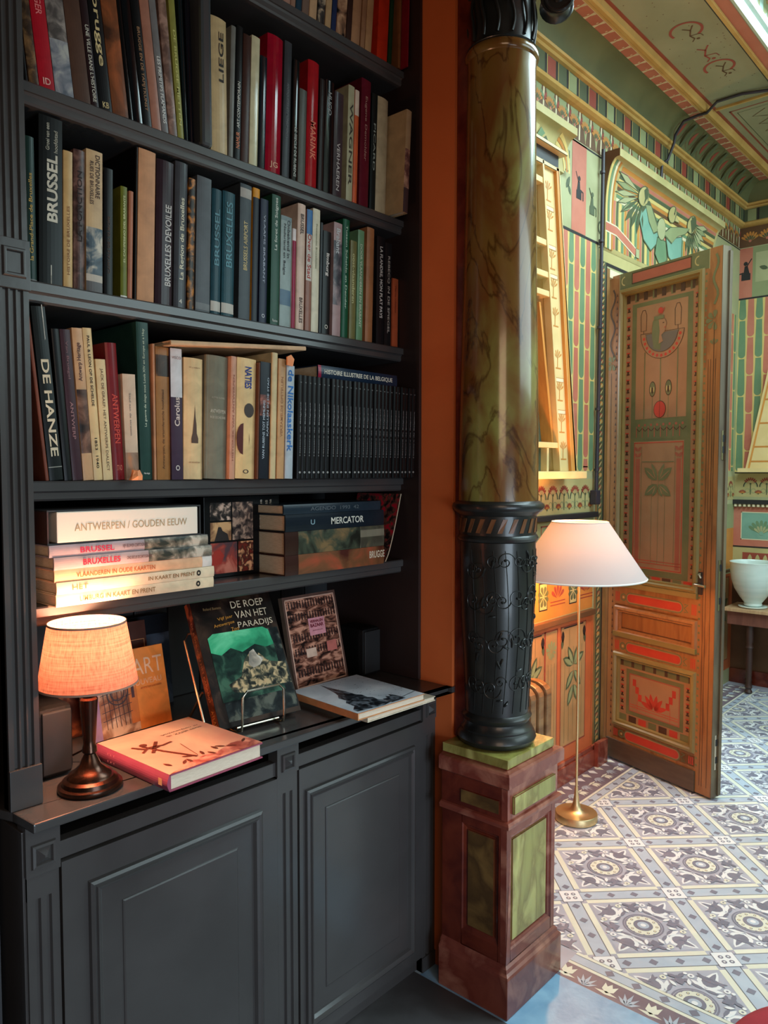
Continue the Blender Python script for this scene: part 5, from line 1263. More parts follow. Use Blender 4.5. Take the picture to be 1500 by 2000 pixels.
row([
 (90,97,595,-5.5,(122,66,50),'thin leaning reddish board left of de hanze',dict(d=.19,no_pages=True)),
 (98,125,590,-5,(18,22,20),'tall black book with large cream title de hanze',dict(texts=[('DE HANZE',(222,206,176),.42,.56,.56,-90,.55,.02),('E',(224,220,210),.91,.05*4,.05,-90,.75,.04)],bands=[(.075,.08,(150,150,140))])),
 (127,142,645,-4,(14,14,15),'plain black book left of the maroon antwerp book'),
 (143,163,646,-4,(62,36,44),'dark maroon book with small pale title antwerp',dict(texts=[('Van Bruegel',(130,96,100),.80,.25,.3,-90),('ANTWERP',(150,110,112),.40,.25,.3,-90)])),
 (164,184,643,-3.5,(206,160,118),'beige and dark photo book with handwritten title',dict(bands=[(.18,.60,pic('spine_photo_harbour',(34,26,24),(150,110,90),(84,56,44),14))],texts=[('Antwerp Heritage',(60,24,40),.78,.25,.5,90)])),
 (185,202,643,-3.5,(224,190,138),'cream book with dotted black title',dict(bulge=.002,texts=[('PAUL & LEON OP DE SCHELDE',(40,32,28),.72,.46,.30,-90,.5,.02),('1853  1940',(40,32,28),.18,.2,.3,-90)])),
 (203,222,703,-3,(226,196,146),'cream book lettered het antwerps dialect',dict(texts=[("JACK DE GRAEF: HET ANTWERPS DIALECT",(110,90,70),.5,.85,.34,-90)])),
 (224,246,671,-3,(122,20,28),'dark red book lettered antwerpen',dict(bulge=.004,texts=[('ANTWERPEN',(206,74,60),.45,.36,.5,-90),('STAD',(206,110,90),.09,.5,.04,0)])),
 (248,273,731,-1.5,(216,184,156),'short pale book with sunset picture at the base',dict(texts=[('Stad aan de stroom',(130,120,112),.62,.4,.14,-90)],bands=[(.0,.26,pic('spine_photo_sunset',(96,66,46),(200,130,84),(150,120,100),16))])),
 (276,299,628,-1,(34,64,56),'tall dark green book la guerre de siege',dict(d=.25,texts=[('La guerre de siege sous Louis XIV en Europe et a Huy',(190,200,176),.65,.62,.24,90,.55),('Mardaga',(210,210,200),.04,.5,.015,0)])),
 (302,307,672,0,(196,140,104),'very thin tan booklet right of the green book'),
 (308,334,677,0,(160,108,58),'ochre brown book with dark statue figure',dict(bands=[(.78,.94,pic('spine_statue',(50,36,26),(150,100,56),(70,48,34),20))],texts=[('Antwerpen, de triomferende hoofdstad',(86,54,32),.38,.6,.22,90)])),
 (336,359,680,0,(62,44,62),'white and purple book lettered carolus',dict(bands=[(.63,1,(212,206,206))],texts=[('Carolus',(220,200,190),.52,.22,.45,90,.5,.015),('VISCO',(150,120,120),.93,.8,.02,0),('O',(230,220,210),.09,.35,.04,0)])),
 (361,398,698,.5,(224,190,140),'worn cream dust jacket with church tower drawing',dict(bulge=.006,rough=.6,texts=[('W. J. DIRKX',(150,110,80),.92,.6,.012,0),('LIEVE VROUWETOREN',(150,110,80),.14,.6,.012,0)],front=lambda q,w_,h,d:q.add([(w_*.5+a*w_,-.0006,z*h) for a,z in ((-.16,.30),(.2,.30),(.2,.34),(.12,.38),(.1,.46),(.05,.52),(.02,.62),(-.02,.52),(-.06,.45),(-.1,.38),(-.16,.34))],[tuple(range(11))],cm((84,64,54),.6,'ink')))),
 (402,444,693,1.5,(122,118,100),'thick grey green cloth book with worn top',dict(bulge=.007,rough=.7,texts=[('ANTWERPEN',(190,180,160),.55,.7,.03,0),('IN DE GESCHIEDENIS',(180,170,150),.50,.7,.02,0),('ALGEMENE INLEIDING',(170,160,140),.66,.6,.015,0)])),
 (446,459,695,1.5,(200,146,118),'pinkish book lettered historiek',dict(texts=[('HISTORIEK VAN ANTWERPEN',(150,90,74),.5,.7,.3,90)])),
 (461,498,698,1.2,(224,188,132),'cream book with blue word naties and red picture',dict(bulge=.004,texts=[('NATIES',(40,60,130),.84,.18,.36,-90,.55,.03),('O',(60,50,50),.06,.3,.035,0)],front=lambda q,w_,h,d:(q.add([(w_*(.34+.34*math.cos(t)),-.0008+.0012,h*(.33+.13*math.sin(t))) for t in [i*math.pi/8 for i in range(16)]],[tuple(range(16))],cm((84,30,26),.4,'ink')),q.add([(w_*(.62+.26*math.cos(t)),-.0004,h*(.57+.06*math.sin(t))) for t in [i*math.pi/8 for i in range(16)]],[tuple(range(16))],cm((66,54,48),.4,'ink'))))),
 (499,503,707,1.2,(96,56,40),'thin brown board right of naties'),
 (504,526,706,1.5,(24,28,38),'dark blue black book of flemish painters',dict(texts=[('VAN RUBENS TOT MEMLING',(180,190,200),.42,.5,.22,90,.35),('KAPELLEN IN DE STAD',(170,180,190),.62,.5,.18,90,.72)],bands=[(.54,.72,pic('spine_small_picture',(60,30,26),(190,120,100),(120,70,60),30))])),
 (528,539,688,2,(206,184,140),'cream book right of the dark blue one',dict(bulge=.002)),
 (541,555,700,2,(196,150,104),'tan paperback with faint text rows',dict(texts=[('VERZAMELDE OPSTELLEN',(160,110,74),.6,.5,.3,90)])),
 (557,572,713,2.2,(176,184,190),'white blue book with blue handwritten name',dict(texts=[('de Nikolaaskerk',(44,110,180),.6,.72,.7,-90,.5,.02)])),
],SZ['D'],1.525,.2,Dw,zmax=1.828,leanf=lambda u,l: l if u<300 else (0 if u<350 else (1.0 if u<400 else 2.0)),dyf=lambda u:-max(0,(u-276)/296)*.058)
# series of thin black volumes
xs0=PY(577,925,1.464).x+.006; xs1=1.767
NB=28; wv=(xs1-xs0)/NB
random.seed(5)
tts=['Vlaamse Primitieven','De Gouden Eeuw','Rubens en zijn tijd','De Belgische kust','Brabantse Omwenteling','De Ardennen','Vlaamse Leeuw','Steden en dorpen']
GB='on the shelf below the middle'
vol=book(wv*.93,.262,.20,(20,20,21),'slim black volume with silver lettering in the uniform series',texts=[('Histoire de Belgique',(150,150,150),.48,.52,.26,90),('o',(210,210,205),.06,.4,.018,0),('o',(150,150,150),.93,.3,.01,0)],bulge=.002,rough=.3,group='slim black encyclopedia volumes',loc=(xs0,1.464,SZ['D']+.0012),rot=(0,math.radians(1.6),0))
for k in range(1,NB):
    r=vol.copy(); COL.objects.link(r); r.location.x=xs0+k*wv; r.location.y=1.464+random.uniform(-.002,.002)
    for ch in list(vol.children):
        c=ch.copy(); COL.objects.link(c); c.parent=r
# flat book lying on the series : local z -> world +x, thickness down
def flatbook(x0,x1,y,ztop,th,d,cover,label,texts=(),bands=(),**kw):
    return book(th,x1-x0,d,cover,label,texts=texts,bands=bands,loc=(x0,y,ztop),rot=(0,math.pi/2,0),**kw)
zt=SZ['D']+.0006+.262
flatbook(1.388,1.702,1.476,zt+.0342,.033,.20,(24,40,60),'navy book histoire illustree lying on the black volumes',texts=[('HISTOIRE ILLUSTREE DE LA BELGIQUE',(214,206,190),.5,.86,.42,90,.5,.02)],bands=[(0,.035,(150,30,60))],rough=.2)
thn=flatbook(.955,1.355,1.50,0,.010,.19,(208,168,130),'thin cream booklet lying across the tops of the antwerp books',rough=.6)
thn.location=(.955,1.485,1.787); thn.rotation_euler=(0,math.pi/2-math.radians(4.8),0)
# crumpled orange scraps
ORS=mat('orange_scrap',(214,120,64),.6,c2=(230,150,96),scale=30)
def scrap(c,r,label):
    q=MB(); random.seed(int(c[0]*1000)); vs=[]
    for i in range(3):
        for j in range(7): a=2*math.pi*j/7; rr_=r*(1,.95,.55)[i]*random.uniform(.8,1.15); vs.append((c[0]+rr_*math.cos(a),c[1]+rr_*math.sin(a)*.7,c[2]+r*(0,.6,1.3)[i]*random.uniform(.9,1.1) if i else c[2]))
    fs=[(i*7+j,i*7+(j+1)%7,(i+1)*7+(j+1)%7,(i+1)*7+j) for i in range(2) for j in range(7)]+[tuple(range(14,21))]
    q.add(vs,fs,ORS); tag(q.build('paper_scrap'),label,'paper scrap')
p=PY(262,930,1.508); scrap((p.x,1.497,1.4805),.016,'small orange wooden scrap at the shelf edge in front of the short pale book')
p=PY(566,704,1.463); 
q=MB(); q.prism([(-.010,-.012),(.008,-.014),(.013,.004),(.003,.014),(-.010,.008)],ORS,lambda u,v,h:(p.x+u,1.4645-h,p.z+v),0,.004); tag(q.build('bookmark_tab'),'orange paper tab sticking out above the tan paperback','bookmark')
# ---- stack on lowest shelf ----
zE=SZ['E']+.0006
LIM=(226,202,166)
flatbook(.687,1.060,1.485,zE+.024,.024,.26,LIM,'cream atlas limburg in kaart en prent, bottom of the left stack',texts=[('LIMBURG IN KAART EN PRENT',(150,112,72),.36,.46,.42,90),('O',(40,34,30),.885,.03,.55,90,.5,.08)],rough=.35)
flatbook(.688,1.061,1.484,zE+.0485,.024,.26,(226,204,170),'cream atlas het in kaart en prent, second from bottom in left stack',texts=[('HET',(150,112,72),.13,.09,.42,90),('IN KAART EN PRENT',(150,112,72),.70,.32,.36,90),('O',(40,34,30),.885,.03,.55,90,.5,.08)],rough=.35)
flatbook(.685,1.056,1.486,zE+.073,.024,.26,(224,176,136),'peach atlas vlaanderen in oude kaarten in the left stack',texts=[('VLAANDEREN IN OUDE KAARTEN',(176,92,52),.36,.48,.42,90)],rough=.35,bands=[(.93,1,(216,206,196))])
PMAP=pic('spine_map_collage',(46,50,44),(190,178,160),(110,104,90),26)
flatbook(.684,1.055,1.484,zE+.0985,.025,.26,(170,152,150),'grey atlas bruxelles with pink title in the left stack',texts=[('BRUXELLES',(196,40,60),.27,.22,.5,90,.5,.02),('CINQ SIECLES DE CARTOGRAPHIE',(90,60,60),.50,.16,.3,90)],bands=[(.56,1,PMAP)],rough=.25)
flatbook(.676,1.046,1.486,zE+.123,.024,.26,(160,146,150),'grey atlas brussel with dark pink title in the left stack',texts=[('BRUSSEL',(170,40,70),.27,.20,.5,90,.5,.02),('VIJF EEUWEN CARTOGRAFIE',(80,60,66),.50,.16,.4,90)],bands=[(.56,1,PMAP)],rough=.25)
bxk=empty('slipcase',(.675,1.488,zE+.1235)); tag(bxk,'white slipcase box lettered antwerpen gouden eeuw, topmost of the left stack','boxed book')
q=MB(); q.box((0,.003,0),(.355,.24,.003),EG_BK); q.box((0,.003,.0655),(.355,.24,.0685),EG_BK); q.box((.352,.003,.003),(.355,.24,.0655),EG_BK); q.box((0,.003,.003),(.003,.24,.0655),mat('slipcase_brown_end',(60,32,26),.5)); q.build('case',bxk)
q=MB(); q.box((.018,0,.0035),(.345,.22,.065),mat('slipcase_white_spine',(214,206,190),.5)); q.build('white_volume',bxk,.002)
q=MB(); put_text(q,'ANTWERPEN / GOUDEN EEUW',lambda u,v,h:(u,-h,v),(.185,.033),.262,.0155,cm((168,148,112),.5,'ink')); q.build('title_lettering',bxk)
# upright photo book
pbk=empty('photo_book',(1.115,1.60,zE)); tag(pbk,'black book with five photographs and vertical white title, standing face out','book')
q=MB(); q.box((0,0,0),(.243,.03,.205),cm((16,16,17),.25,'cover')); q.build('cover',pbk,.0015)
q=MB(); fpb=lambda u,v,h:(u,-.0002-h,v); P=Paint(q,fpb)
pc1=pic('cover_photo_bw_crowd',(24,22,22),(206,176,156),(60,52,48),50); pc2=pic('cover_photo_farm',(150,104,70),(206,160,112),(120,84,60),20); pc3=pic('cover_photo_street',(40,34,34),(170,140,120),(84,70,64),60); pc4=pic('cover_photo_red_worker',(80,56,60),(190,110,92),(150,60,50),22); pc5=pic('cover_photo_ornament',(110,40,30),(214,150,106),(60,30,26),60)
P.rect(.018,.145,.082,.190,pc1); P.rect(.018,.093,.082,.140,pc2); P.poly([(.03,.093),(.075,.093),(.07,.11),(.055,.118),(.05,.128),(.042,.128),(.038,.115)],cm((44,36,34),.5,'ink'),2); P.rect(.086,.093,.152,.190,pc3); P.rect(.018,.010,.100,.088,pc4); P.poly([(.022,.03),(.05,.035),(.06,.055),(.045,.072),(.03,.068),(.02,.05)],cm((168,50,40),.4,'ink'),2); P.rect(.104,.010,.152,.088,pc5)
q.build('cover_photographs',pbk)
q=MB(); put_text(q,'La Belgique',fpb,(.180,.158),.072,.0115,cm(WHT,.5,'ink'),90,bold=.02); q.build('title_lettering',pbk); q=MB(); put_text(q,'Societes et cultures',fpb,(.196,.120),.145,.0115,cm(WHT,.5,'ink'),90,bold=.02); q.build('title_lettering',pbk); q=MB(); put_text(q,'depuis 150 ans',fpb,(.212,.148),.092,.0115,cm(WHT,.5,'ink'),90,bold=.02); q.build('title_lettering',pbk)
# right stack
flatbook(1.285,1.662,1.492,zE+.052,.052,.24,(60,36,30),'thick dark book lettered brugge, bottom of the right stack',texts=[('BRUGGE',(206,190,166),.92,.17,.40,90,.42,.02)],bands=[(.12,1,pic('spine_picture_hand',(70,30,22),(166,74,50),(110,70,44),7))],rough=.2)
flatbook(1.285,1.663,1.492,zE+.1125,.060,.24,(54,34,28),'thick book with green brown painting spine and white label',bands=[(.12,1,pic('spine_picture_painting_green',(30,30,24),(120,96,64),(60,66,52),18)),(.735,1,(196,184,158))],rough=.2)
flatbook(1.287,1.662,1.492,zE+.157,.044,.24,(26,34,42),'dark blue black book with white title mercator',texts=[('MERCATOR',(224,220,206),.60,.34,.42,90,.5,.015),('U',(130,160,170),.25,.04,.3,90)],rough=.2)
flatbook(1.283,1.650,1.494,zE+.183,.0255,.24,(34,46,56),'dark blue book agendo 1993, topmost of the right stack',texts=[('AGENDO  1993  42',(84,92,98),.5,.5,.4,90)],rough=.25)
bkl=empty('patterned_booklet',(1.696,1.518,zE)); tag(bkl,'bent booklet with red and black pattern leaning at the right of the lower shelf','booklet')
q=MB(); PR=pic('cover_pattern_red_black',(22,18,20),(170,24,44),(90,60,50),60)
prf=[(.071*(z/.2)**.75,z) for z in [.2*i/10 for i in range(11)]]
for s,m_ in ((0,PR),(.004,PAGE)):
    q.add([(x+s,y,z) for x,z in prf for y in (0,.18)],[(2*i,2*i+1,2*i+3,2*i+2) for i in range(10)],m_,True)
q.add([(x+s,0,z) for x,z in prf for s in (0,.004)],[(2*i,2*i+1,2*i+3,2*i+2) for i in range(10)],PAGE)
q.build('cover',bkl)
# ================= WORKTOP OBJECTS =================
W=.8686
# table lamp
tl=empty('table_lamp',(.727,1.4405,W)); tag(tl,'small dark bronze table lamp with glowing linen shade on the worktop','table lamp')
BZ=mat('antique_bronze',(74,50,38),.26,.85,c2=(52,36,30),scale=12)
q=MB(); q.lathe([(.0,0),(.060,0),(.062,.004),(.061,.010),(.054,.012),(.052,.020),(.044,.024),(.041,.031),(.031,.037),(.020,.048),(.0155,.060),(.0105,.070),(.0145,.074),(.0135,.084),(.0115,.090),(.0125,.10),(.0165,.165),(.0175,.180),(.0145,.184),(.0165,.190),(.0125,.196),(.008,.205),(.008,.235)],BZ,n=56); q.build('lamp_base',tl)
SH2=bpy.data.materials.new('linen_shade'); SH2.use_nodes=True; shade_mat(SH2,(206,134,108),.13,True)
q=MB(); q.lathe([(.0945,.212),(.0735,.333)],SH2,n=72,caps=False); q.build('lamp_shade',tl)
rm=mat('linen_binding',(150,116,98),.7)
for r,z in ((.0945,.212),(.0735,.333)):
    q=MB(); q.lathe([(r+.0006,z-.002),(r+.0008,z+.002),(r-.001,z+.002),(r-.001,z-.002),(r+.0006,z-.002)],rm,n=72,caps=False); q.build('shade_binding',tl)
q=MB(); q.lathe([(0,.235),(.009,.238),(.010,.25),(.016,.258),(.016,.264),(.010,.272),(0,.276)],BULB,n=20); q.build('bulb',tl)
point('table_lamp_light',(.727,1.4405,W+.285),10.5,(1,.56,.34),.03)
# speakers
SP=mat('loudspeaker_black',(8,7,7),.6,bump=.2,bscale=500,c2=(11,10,10),scale=9,spec=.2)
def speaker(loc,wx,dy,h,label,rz=0):
    e=empty('loudspeaker',loc,rz); tag(e,label,'loudspeaker')
    q=MB(); q.box((-wx/2,-dy/2,0),(wx/2,dy/2,h),SP); o=q.build('speaker_cabinet',e,.018)
    for f in o.data.polygons: f.use_smooth=False
    q=MB(); q.box((-wx/2+.008,-dy/2-.003,.010),(wx/2-.008,-dy/2+.004,h-.010),mat('speaker_grille',(18,17,18),.7)); q.build('speaker_grille',e,.003)
speaker((.706,1.612,W),.076,.15,.150,'dark rounded loudspeaker at the left end of the worktop behind the lamp')
speaker((1.722,1.655,W),.085,.12,.150,'black loudspeaker at the right end of the worktop in the shadow')
q=MB(); q.tube([(.760,1.60,W+.012),(.775,1.57,W+.03),(.785,1.55,W+.035),(.79,1.53,W+.02),(.792,1.515,W+.003)],.0022,BZ,8); q.tube([(.792,1.515,W+.003),(.81,1.56,W+.0024),(.83,1.60,W+.0024)],.0018,SP,6); tag(q.build('lamp_cable'),'thin dark cable curling beside the table lamp','cable')
# ---- art nouveau book leaning ----
class TextParts:
    def __init__(s,e): s.e=e
    def add(s,vs,fs,m,smooth=False):
        q=MB(); q.add(vs,fs,m); q.build('title_lettering',s.e)
def coverbook(loc,rot,w_,h,th,spine,label,paint,title=None,name='book',pages=True,cat='book'):
    """front cover in local x 0..w, z 0..h facing -Y, spine at x=0 side"""
    e=empty(name,loc,rot=rot); tag(e,label,cat)
    q=MB(); t=.0022
    q.box((0,0,0),(w_,t,h),spine); q.box((0,th-t,0),(w_,th,h),spine); q.box((0,t,0),(.0025,th-t,h),spine)
    P=Paint(q,lambda u,v,h_:(u,-h_,v)); PS=Paint(q,lambda u,v,h_:(-h_,u,v)); paint(P,PS); q.build('cover',e)
    bx('pages',(.0030,t+.0002,.004),(w_-.004,th-t-.0002,h-.004),PAGE,e)
    if title:
        title(TextParts(e))
    return e
OC=cm((236,142,66),.35,'cover')
def an_p(P,PS):
    P.rect(0,0,.137,.195,pic('cover_collage_station',(120,74,50),(206,170,140),(150,110,84),22,.3),1)
    P.rect(0,0,.035,.20,cm((150,120,150),.4,'cover'),2)
    mv=cm((70,60,64),.4,'ink')
    for k in range(6): P.line([(.05+.012*k,.02),(.045+.012*k,.16)],.0015,mv,3); P.line([(.04,.04+.02*k),(.12,.05+.02*k)],.0015,mv,3)
    P.ring(.085,.10,.028,.003,mv,4); P.ring(.085,.10,.018,.003,mv,4)
    P.rect(.115,.02,.137,.19,cm((206,120,60),.4,'cover'),2); P.rect(.122,.08,.130,.16,cm((80,56,60),.4,'ink'),3)
    P.rect(.137,0,.225,.195,OC,3)
def an_t(q):
    f=lambda u,v,h:(u,-.002-h,v); put_text(q,'ART',f,(.175,.150),.085,.040,cm((240,190,150),.5,'ink')); put_text(q,'NOUVEAU',f,(.165,.112),.09,.014,cm((240,176,130),.5,'ink'),bold=.01); put_text(q,'ARCHITECTUUR IN ANTWERPEN',f,(.178,.097),.06,.005,cm((170,84,40),.5,'ink'))
coverbook((.842,1.668,W+.001),(math.radians(-12),0,math.radians(3)),.225,.195,.018,OC,'orange art nouveau book leaning behind the table lamp',an_p,an_t)
# small books behind
BRC=cm((74,42,34),.4,'cover'); 
def pb1(P,PS): P.box(.006,.006,.144,.204,.002,cm((170,120,80),.5,'ink'),1); P.ring(.075,.10,.04,.003,cm((150,90,60),.5,'ink'),1); P.ring(.075,.10,.025,.003,cm((150,90,60),.5,'ink'),1)
coverbook((.90,1.735,W+.001),(math.radians(-9),0,0),.15,.25,.014,BRC,'brown book with thin gold border behind the orange one',pb1)
def pb2(P,PS): P.rect(.01,.01,.14,.20,pic('cover_dark_blue',(20,26,34),(60,70,84),(30,38,48),14),1)
coverbook((1.00,1.785,W+.001),(math.radians(-6),0,0),.14,.25,.012,cm((22,24,30),.3,'cover'),'dark blue book in shadow right of the gold bordered one',pb2)
def pb3(P,PS): P.rect(.004,.004,.116,.10,pic('cover_brown_scrolls',(48,26,20),(140,84,50),(84,46,32),26),1)
coverbook((.755,1.74,W+.001),(math.radians(-8),0,0),.12,.112,.012,BRC,'low brown scroll patterned book behind the left loudspeaker',pb3)
# ---- flat antwerp book ----
fe=empty('coffee_table_book',(.812,1.574,W),rot=(0,0,math.radians(-88.3))); tag(fe,'large pink salmon book lying flat at the worktop edge beside the lamp','book')
# local: x along spine (toward camera), y away from spine (+X world), z up
hh=.0345; L=.272; Dp=.238
PK=mat('cover_dusty_pink',(156,72,96),.4,c2=(146,64,88),scale=20)
q=MB(); t=.003
q.box((0,0,0),(L,Dp,t),PK); q.box((0,0,hh-t),(L,Dp,hh),PK)
n=8; pr2=[(-.006*math.sin(math.pi*i/n),hh*i/n) for i in range(n+1)]
q.prism(pr2+[(.003,hh),(.003,0)],PK,lambda u,v,h:(h,u,v),0,L)
sal=pic('cover_salmon_sky',(206,140,116),(222,176,142),(214,156,128),5,.4)
P=Paint(q,lambda u,v,h:(L-u,v,hh+h))
P.rect(.0,.0,L,Dp,sal,1)
fig=cm((112,52,40),.4,'ink'); wat=pic('cover_city_reflections',(150,70,60),(226,150,124),(190,106,90),30,.35)
# u from front edge (camera side) to back, v from spine to fore edge
P.poly([(0,0),(.02,.05),(.035,.09),(.03,.14),(.05,.19),(.045,Dp),(0,Dp)],wat,2)
P.line([(.040,.095),(.12,.065),(.175,.050)],.007,fig,3); P.line([(.045,.10),(.13,.115)],.0015,fig,3)
for p_ in ((.125,.045),(.15,.075)): P.line([p_,(.125+.02,.06),(p_[0]+.03,p_[1]+.012)],.008,fig,4)
P.disc(.18,.055,.009,fig,4,8); P.line([(.14,.03),(.16,.055),(.15,.085),(.155,.11)],.006,fig,4); P.line([(.155,.045),(.185,.03)],.006,fig,4)
random.seed(9)
for k in range(10): P.leaf(.02+random.random()*.03,.03+k*.02,random.uniform(-60,60),.025,.008,fig,3)
q.build('cover',fe)
bx('pages',(.004,.004,t+.0003),(L-.004,Dp-.004,hh-t-.0003),mat('page_edges_pale',(222,206,186),.85,c2=(196,178,156),scale=60,stretch=(1,1,40)),fe)
q=TextParts(fe); ft=lambda u,v,h:(L-u,v,hh+.001+h)
lt=cm((70,40,36),.5,'ink')
# text reads from left (spine) to right as seen from camera: direction +v
put_text(q,'Antwerpen in',ft,(.205,.165),.10,.009,lt,90); put_text(q,'de XVIde eeuw',ft,(.188,.168),.095,.009,lt,90)
fs_=lambda u,v,h:(u,-.0065-h,v)
q=MB()
for k in range(3): q.box((.05+.012*k,-.0052,.008),(.052+.012*k,-.0045,hh-.008),cm((214,130,130),.4,'ink'))
q.box((L-.03,-.0062,.010),(L-.018,-.0058,.024),cm((236,180,130),.4,'ink'))
q.build('spine_ornament',fe)
# ---- easel and De Roep ----
ln=math.radians(27)
rz_=math.atan2(1.46-1.486,1.307-1.074)
RL=Vector((1.074,1.486,.886)); 
DRK=cm((30,20,16),.6,'cover')
def ro_p(P,PS):
    P.rect(0,0,.234,.322,pic('cover_dark_foliage',(20,14,12),(60,44,34),(34,24,20),16,.28),1)
    SK=pic('cover_paradise_sky_with_glare',(34,120,84),(120,214,164),(60,166,118),10,.28)  # printed green sky, colour raised to carry the glare on the cover
    MD=pic('cover_paradise_animals',(24,26,24),(190,166,124),(70,70,56),60,.28)
    LO=pic('cover_paradise_lower',(10,13,15),(84,88,78),(28,34,34),30,.28)
    P.rect(.028,.012,.230,.226,LO,2)
    P.poly([(.024,.185),(.05,.175),(.08,.19),(.11,.175),(.15,.19),(.18,.178),(.206,.182),(.200,.222),(.185,.232),(.04,.232),(.024,.222)],SK,4)
    P.poly([(.024,.06),(.206,.06),(.206,.19),(.024,.20)],pic('cover_paradise_trees',(12,28,24),(58,94,74),(26,52,42),26,.28),3)
    P.poly([(.05,.10),(.09,.115),(.11,.155),(.135,.175),(.155,.165),(.18,.14),(.225,.13),(.228,.075),(.16,.08),(.10,.07),(.06,.08)],MD,4)
    P.poly([(.118,.14),(.128,.172),(.142,.178),(.150,.160),(.165,.15),(.150,.135),(.13,.13)],pic('cover_paradise_white_horses',(120,116,106),(216,210,196),(170,160,144),30,.28),5)
    PS.rect(.0,0,.030,.322,pic('spine_autumn',(70,34,26),(176,96,56),(110,60,44),30,.2),1)
def ro_t(q):
    f=lambda u,v,h:(u,-.003-h,v); c=cm((216,198,170),.4,'ink'); g=cm((206,140,40),.4,'ink')
    put_text(q,'DE ROEP',f,(.158,.300),.098,.019,c); put_text(q,'VAN HET',f,(.163,.272),.096,.019,c); put_text(q,'PARADIJS',f,(.168,.243),.104,.020,c)
    put_text(q,'Vijf jaar',f,(.085,.268),.045,.010,g,6); put_text(q,'Antwerpse',f,(.078,.252),.06,.011,g,6); put_text(q,'Zoo',f,(.105,.237),.022,.010,g,6); put_text(q,'Roland Baetens',f,(.055,.297),.05,.007,cm((150,120,80),.4,'ink'))
    fs=lambda u,v,h:(-.003-h,u,v)
    # spine reads downward
    put_text(q,'DE ROEP VAN HET PARADIJS',lambda u,v,h:(-.001-h,.026-u,v),(.012,.17),.20,.011,cm((206,130,70),.4,'ink'),-90); put_text(q,'ATLAS',lambda u,v,h:(-.001-h,.026-u,v),(.012,.03),.04,.012,g,-90)
rp=coverbook(RL,(-ln,0,rz_),.234,.322,.026,DRK,'large glossy book de roep van het paradijs on the front wire easel',ro_p,ro_t)
es=empty('wire_easel',(RL.x,RL.y,W),rot=(0,0,rz_)); tag(es,'bent nickel wire easel holding the large paradise book','book stand')
q=MB(); r=.003
ln2=ln
def bp(x,s,o): # point at distance s along the slope, offset o behind front plane
    return (x,.0+s*math.sin(ln2)+o*math.cos(ln2),.0174+s*math.cos(ln2)-o*math.sin(ln2)+.0)
q.tube([(-.012,.085,r),bp(-.020,-.004,.031),bp(-.020,.235,.031),bp(-.008,.250,.031),bp(.12,.250,.031),bp(.14,.235,.031),bp(.14,-.004,.031),(.150,.085,r)],r,STEEL,8)
q.build('back_frame',es)
for x0_,x1_ in ((.045,.165),):
    q=MB(); pts=[(x0_,.10,r),(x0_,-.002,r),(x0_,-.022,.010),(x0_,-.026,.03),(x0_+.002,-.026,.092),(x0_+.014,-.024,.104),(x1_-.014,-.024,.104),(x1_-.002,-.026,.092),(x1_,-.026,.03),(x1_,-.022,.010),(x1_,-.002,r),(x1_,.10,r)]
    q.tube(pts,r,STEEL,8); q.tube([(x0_,.0,.0125),(x1_,.0,.0125)],r,STEEL,8); q.build('front_cradle',es)
q=MB(); q.tube([(.004,.085,r),(.150,.085,r)],r,STEEL,8); q.tube([bp(-.006,.10,.031),(-.006,.15,r*1.2)],r,STEEL,8); q.tube([bp(.14,.10,.031),(.14,.15,r*1.2)],r,STEEL,8); q.build('rear_support',es)
# ---- bazaar book ----
def bz_p(P,PS):
    P.rect(0,0,.213,.272,cm((96,70,62),.25,'cover'),1); P.box(.006,.01,.205,.264,.0035,cm((214,170,150),.4,'ink'),3)
    P.rect(.008,.012,.203,.262,pic('cover_bazaar_figures',(34,24,22),(196,140,116),(120,76,62),30,.2,(1,1,2.4)),2)
    dk=cm((44,26,26),.4,'ink'); random.seed(2)
    for rw in (.04,.10,.14,.20,.235):
        for k in range(17):
            u=.018+k*.011; P.rect(u,rw,u+.005,rw+.016,dk,3); P.disc(u+.0025,rw+.019,.0028,dk,3,6)
    P.rect(.085,.150,.150,.200,cm((222,150,160),.4,'cover'),4); P.rect(.145,.095,.185,.125,cm((196,110,100),.4,'cover'),4); P.rect(.06,.09,.10,.115,cm((214,180,160),.4,'cover'),4)
def bz_t(q):
    f=lambda u,v,h:(u,-.0026-h,v); put_text(q,'VERHALEN',f,(.117,.190),.052,.008,cm((120,30,50),.4,'ink'),bold=.02); put_text(q,'BAZAAR',f,(.117,.178),.052,.010,cm((120,30,50),.4,'ink'),bold=.02); put_text(q,'Antwerpen',f,(.117,.163),.04,.005,cm((120,60,70),.4,'ink'))
coverbook((1.425,1.610,W+.004),(math.radians(-13),0,math.radians(1)),.198,.272,.016,cm((110,96,84),.3,'cover'),'bazaar book with rows of dark figures standing right of the easel',bz_p,bz_t)
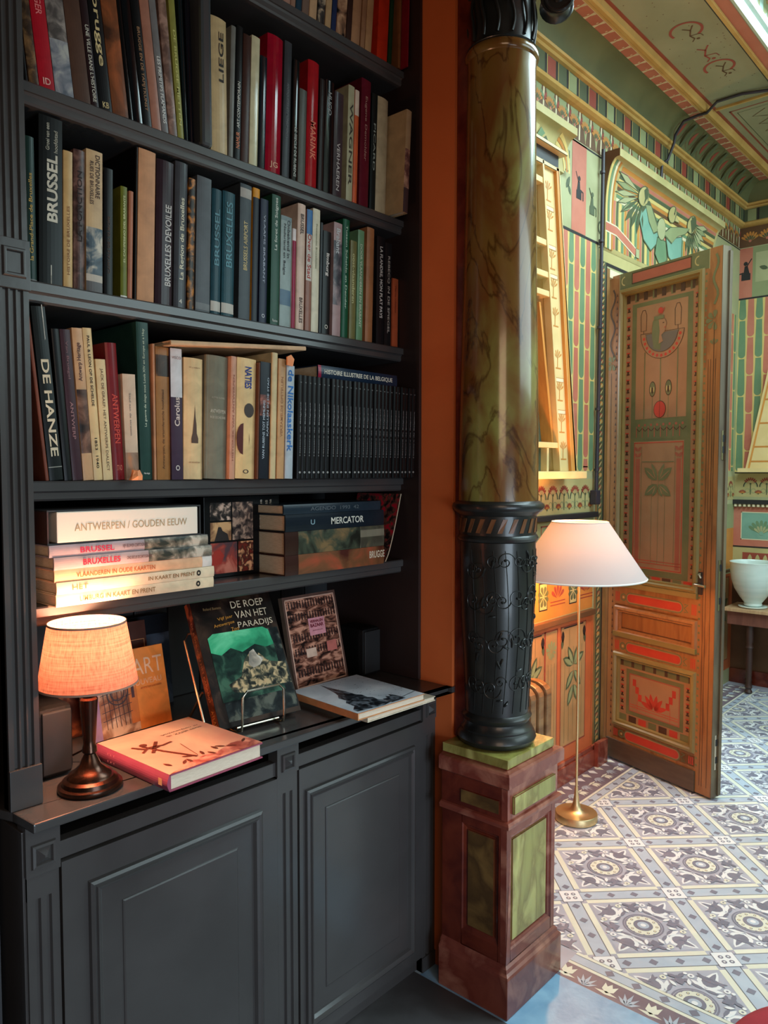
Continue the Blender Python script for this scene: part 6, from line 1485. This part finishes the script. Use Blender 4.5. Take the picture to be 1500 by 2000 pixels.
# ---- cathedral flat books ----
def flatcover(x,y,z,rz,wx,dy,th,spine,label,paint):
    e=empty('art_book',(x,y,z),rz); tag(e,label,'book')
    q=MB(); t=.002
    q.box((0,0,0),(wx,dy,t),spine); q.box((0,0,th-t),(wx,dy,th),spine); q.box((0,0,t),(.003,dy,th-t),spine)
    paint(Paint(q,lambda u,v,h:(u,v,th+h))); q.build('cover',e)
    bx('pages',(.0035,.003,t+.0002),(wx-.002,dy-.003,th-t-.0002),MATS['page_edges_pale'],e)
flatcover(1.385,1.298,W,math.radians(-2.2),.262,.268,.012,cm((214,200,178),.5,'cover'),'cream paperback lying beneath the cathedral book',lambda P:None)
def ca_p(P):
    P.rect(0,0,.245,.272,pic('cover_misty_white',(170,176,186),(214,218,224),(196,200,208),6,.3),1)
    dk=pic('cover_cathedral_dark',(20,22,26),(110,116,126),(50,54,60),50,.3)
    P.poly([(.094,.255),(.086,.215),(.076,.175),(.066,.15),(.05,.13),(.052,.10),(.036,.085),(.034,.05),(.012,.03),(.010,.012),(.10,.004),(.128,.012),(.126,.04),(.118,.052),(.122,.075),(.112,.085),(.116,.11),(.106,.13),(.106,.165),(.100,.19)],dk,2)
    P.poly([(.128,.006),(.18,.008),(.176,.05),(.168,.062),(.162,.045),(.150,.055),(.146,.04),(.130,.045)],dk,3)
    random.seed(8)
    for k in range(60): P.leaf(random.uniform(.09,.24),random.uniform(.03,.26),random.uniform(0,180),.005,.002,cm((60,62,70),.4,'ink'),3)
    P.line([(.17,.02),(.245,.035)],.002,dk,3)
OSP=cm((206,140,92),.4,'cover')
flatcover(1.352,1.300,W+.0125,math.radians(-3.5),.245,.272,.018,OSP,'white book with dark cathedral spire lying at the right of the worktop',ca_p)
# ---- red upholstered pouf at lower right corner ----
RV=mat('red_velvet',(150,34,48),.85,c2=(164,42,56),scale=20)
pf=empty('pouf',(1.61,.225,0)); tag(pf,'round red upholstered pouf cut off at the lower right corner','pouf')
q=MB(); q.lathe([(0,.03),(.25,.03),(.268,.05),(.278,.10),(.280,.27),(.276,.32),(.264,.345),(.24,.358),(0,.364)],RV,n=80); q.build('cushion_body',pf)
q=MB(); q.lathe([(0,0),(.24,0),(.24,.0295),(0,.0295)],EG_BK,n=60); q.build('pouf_base',pf)
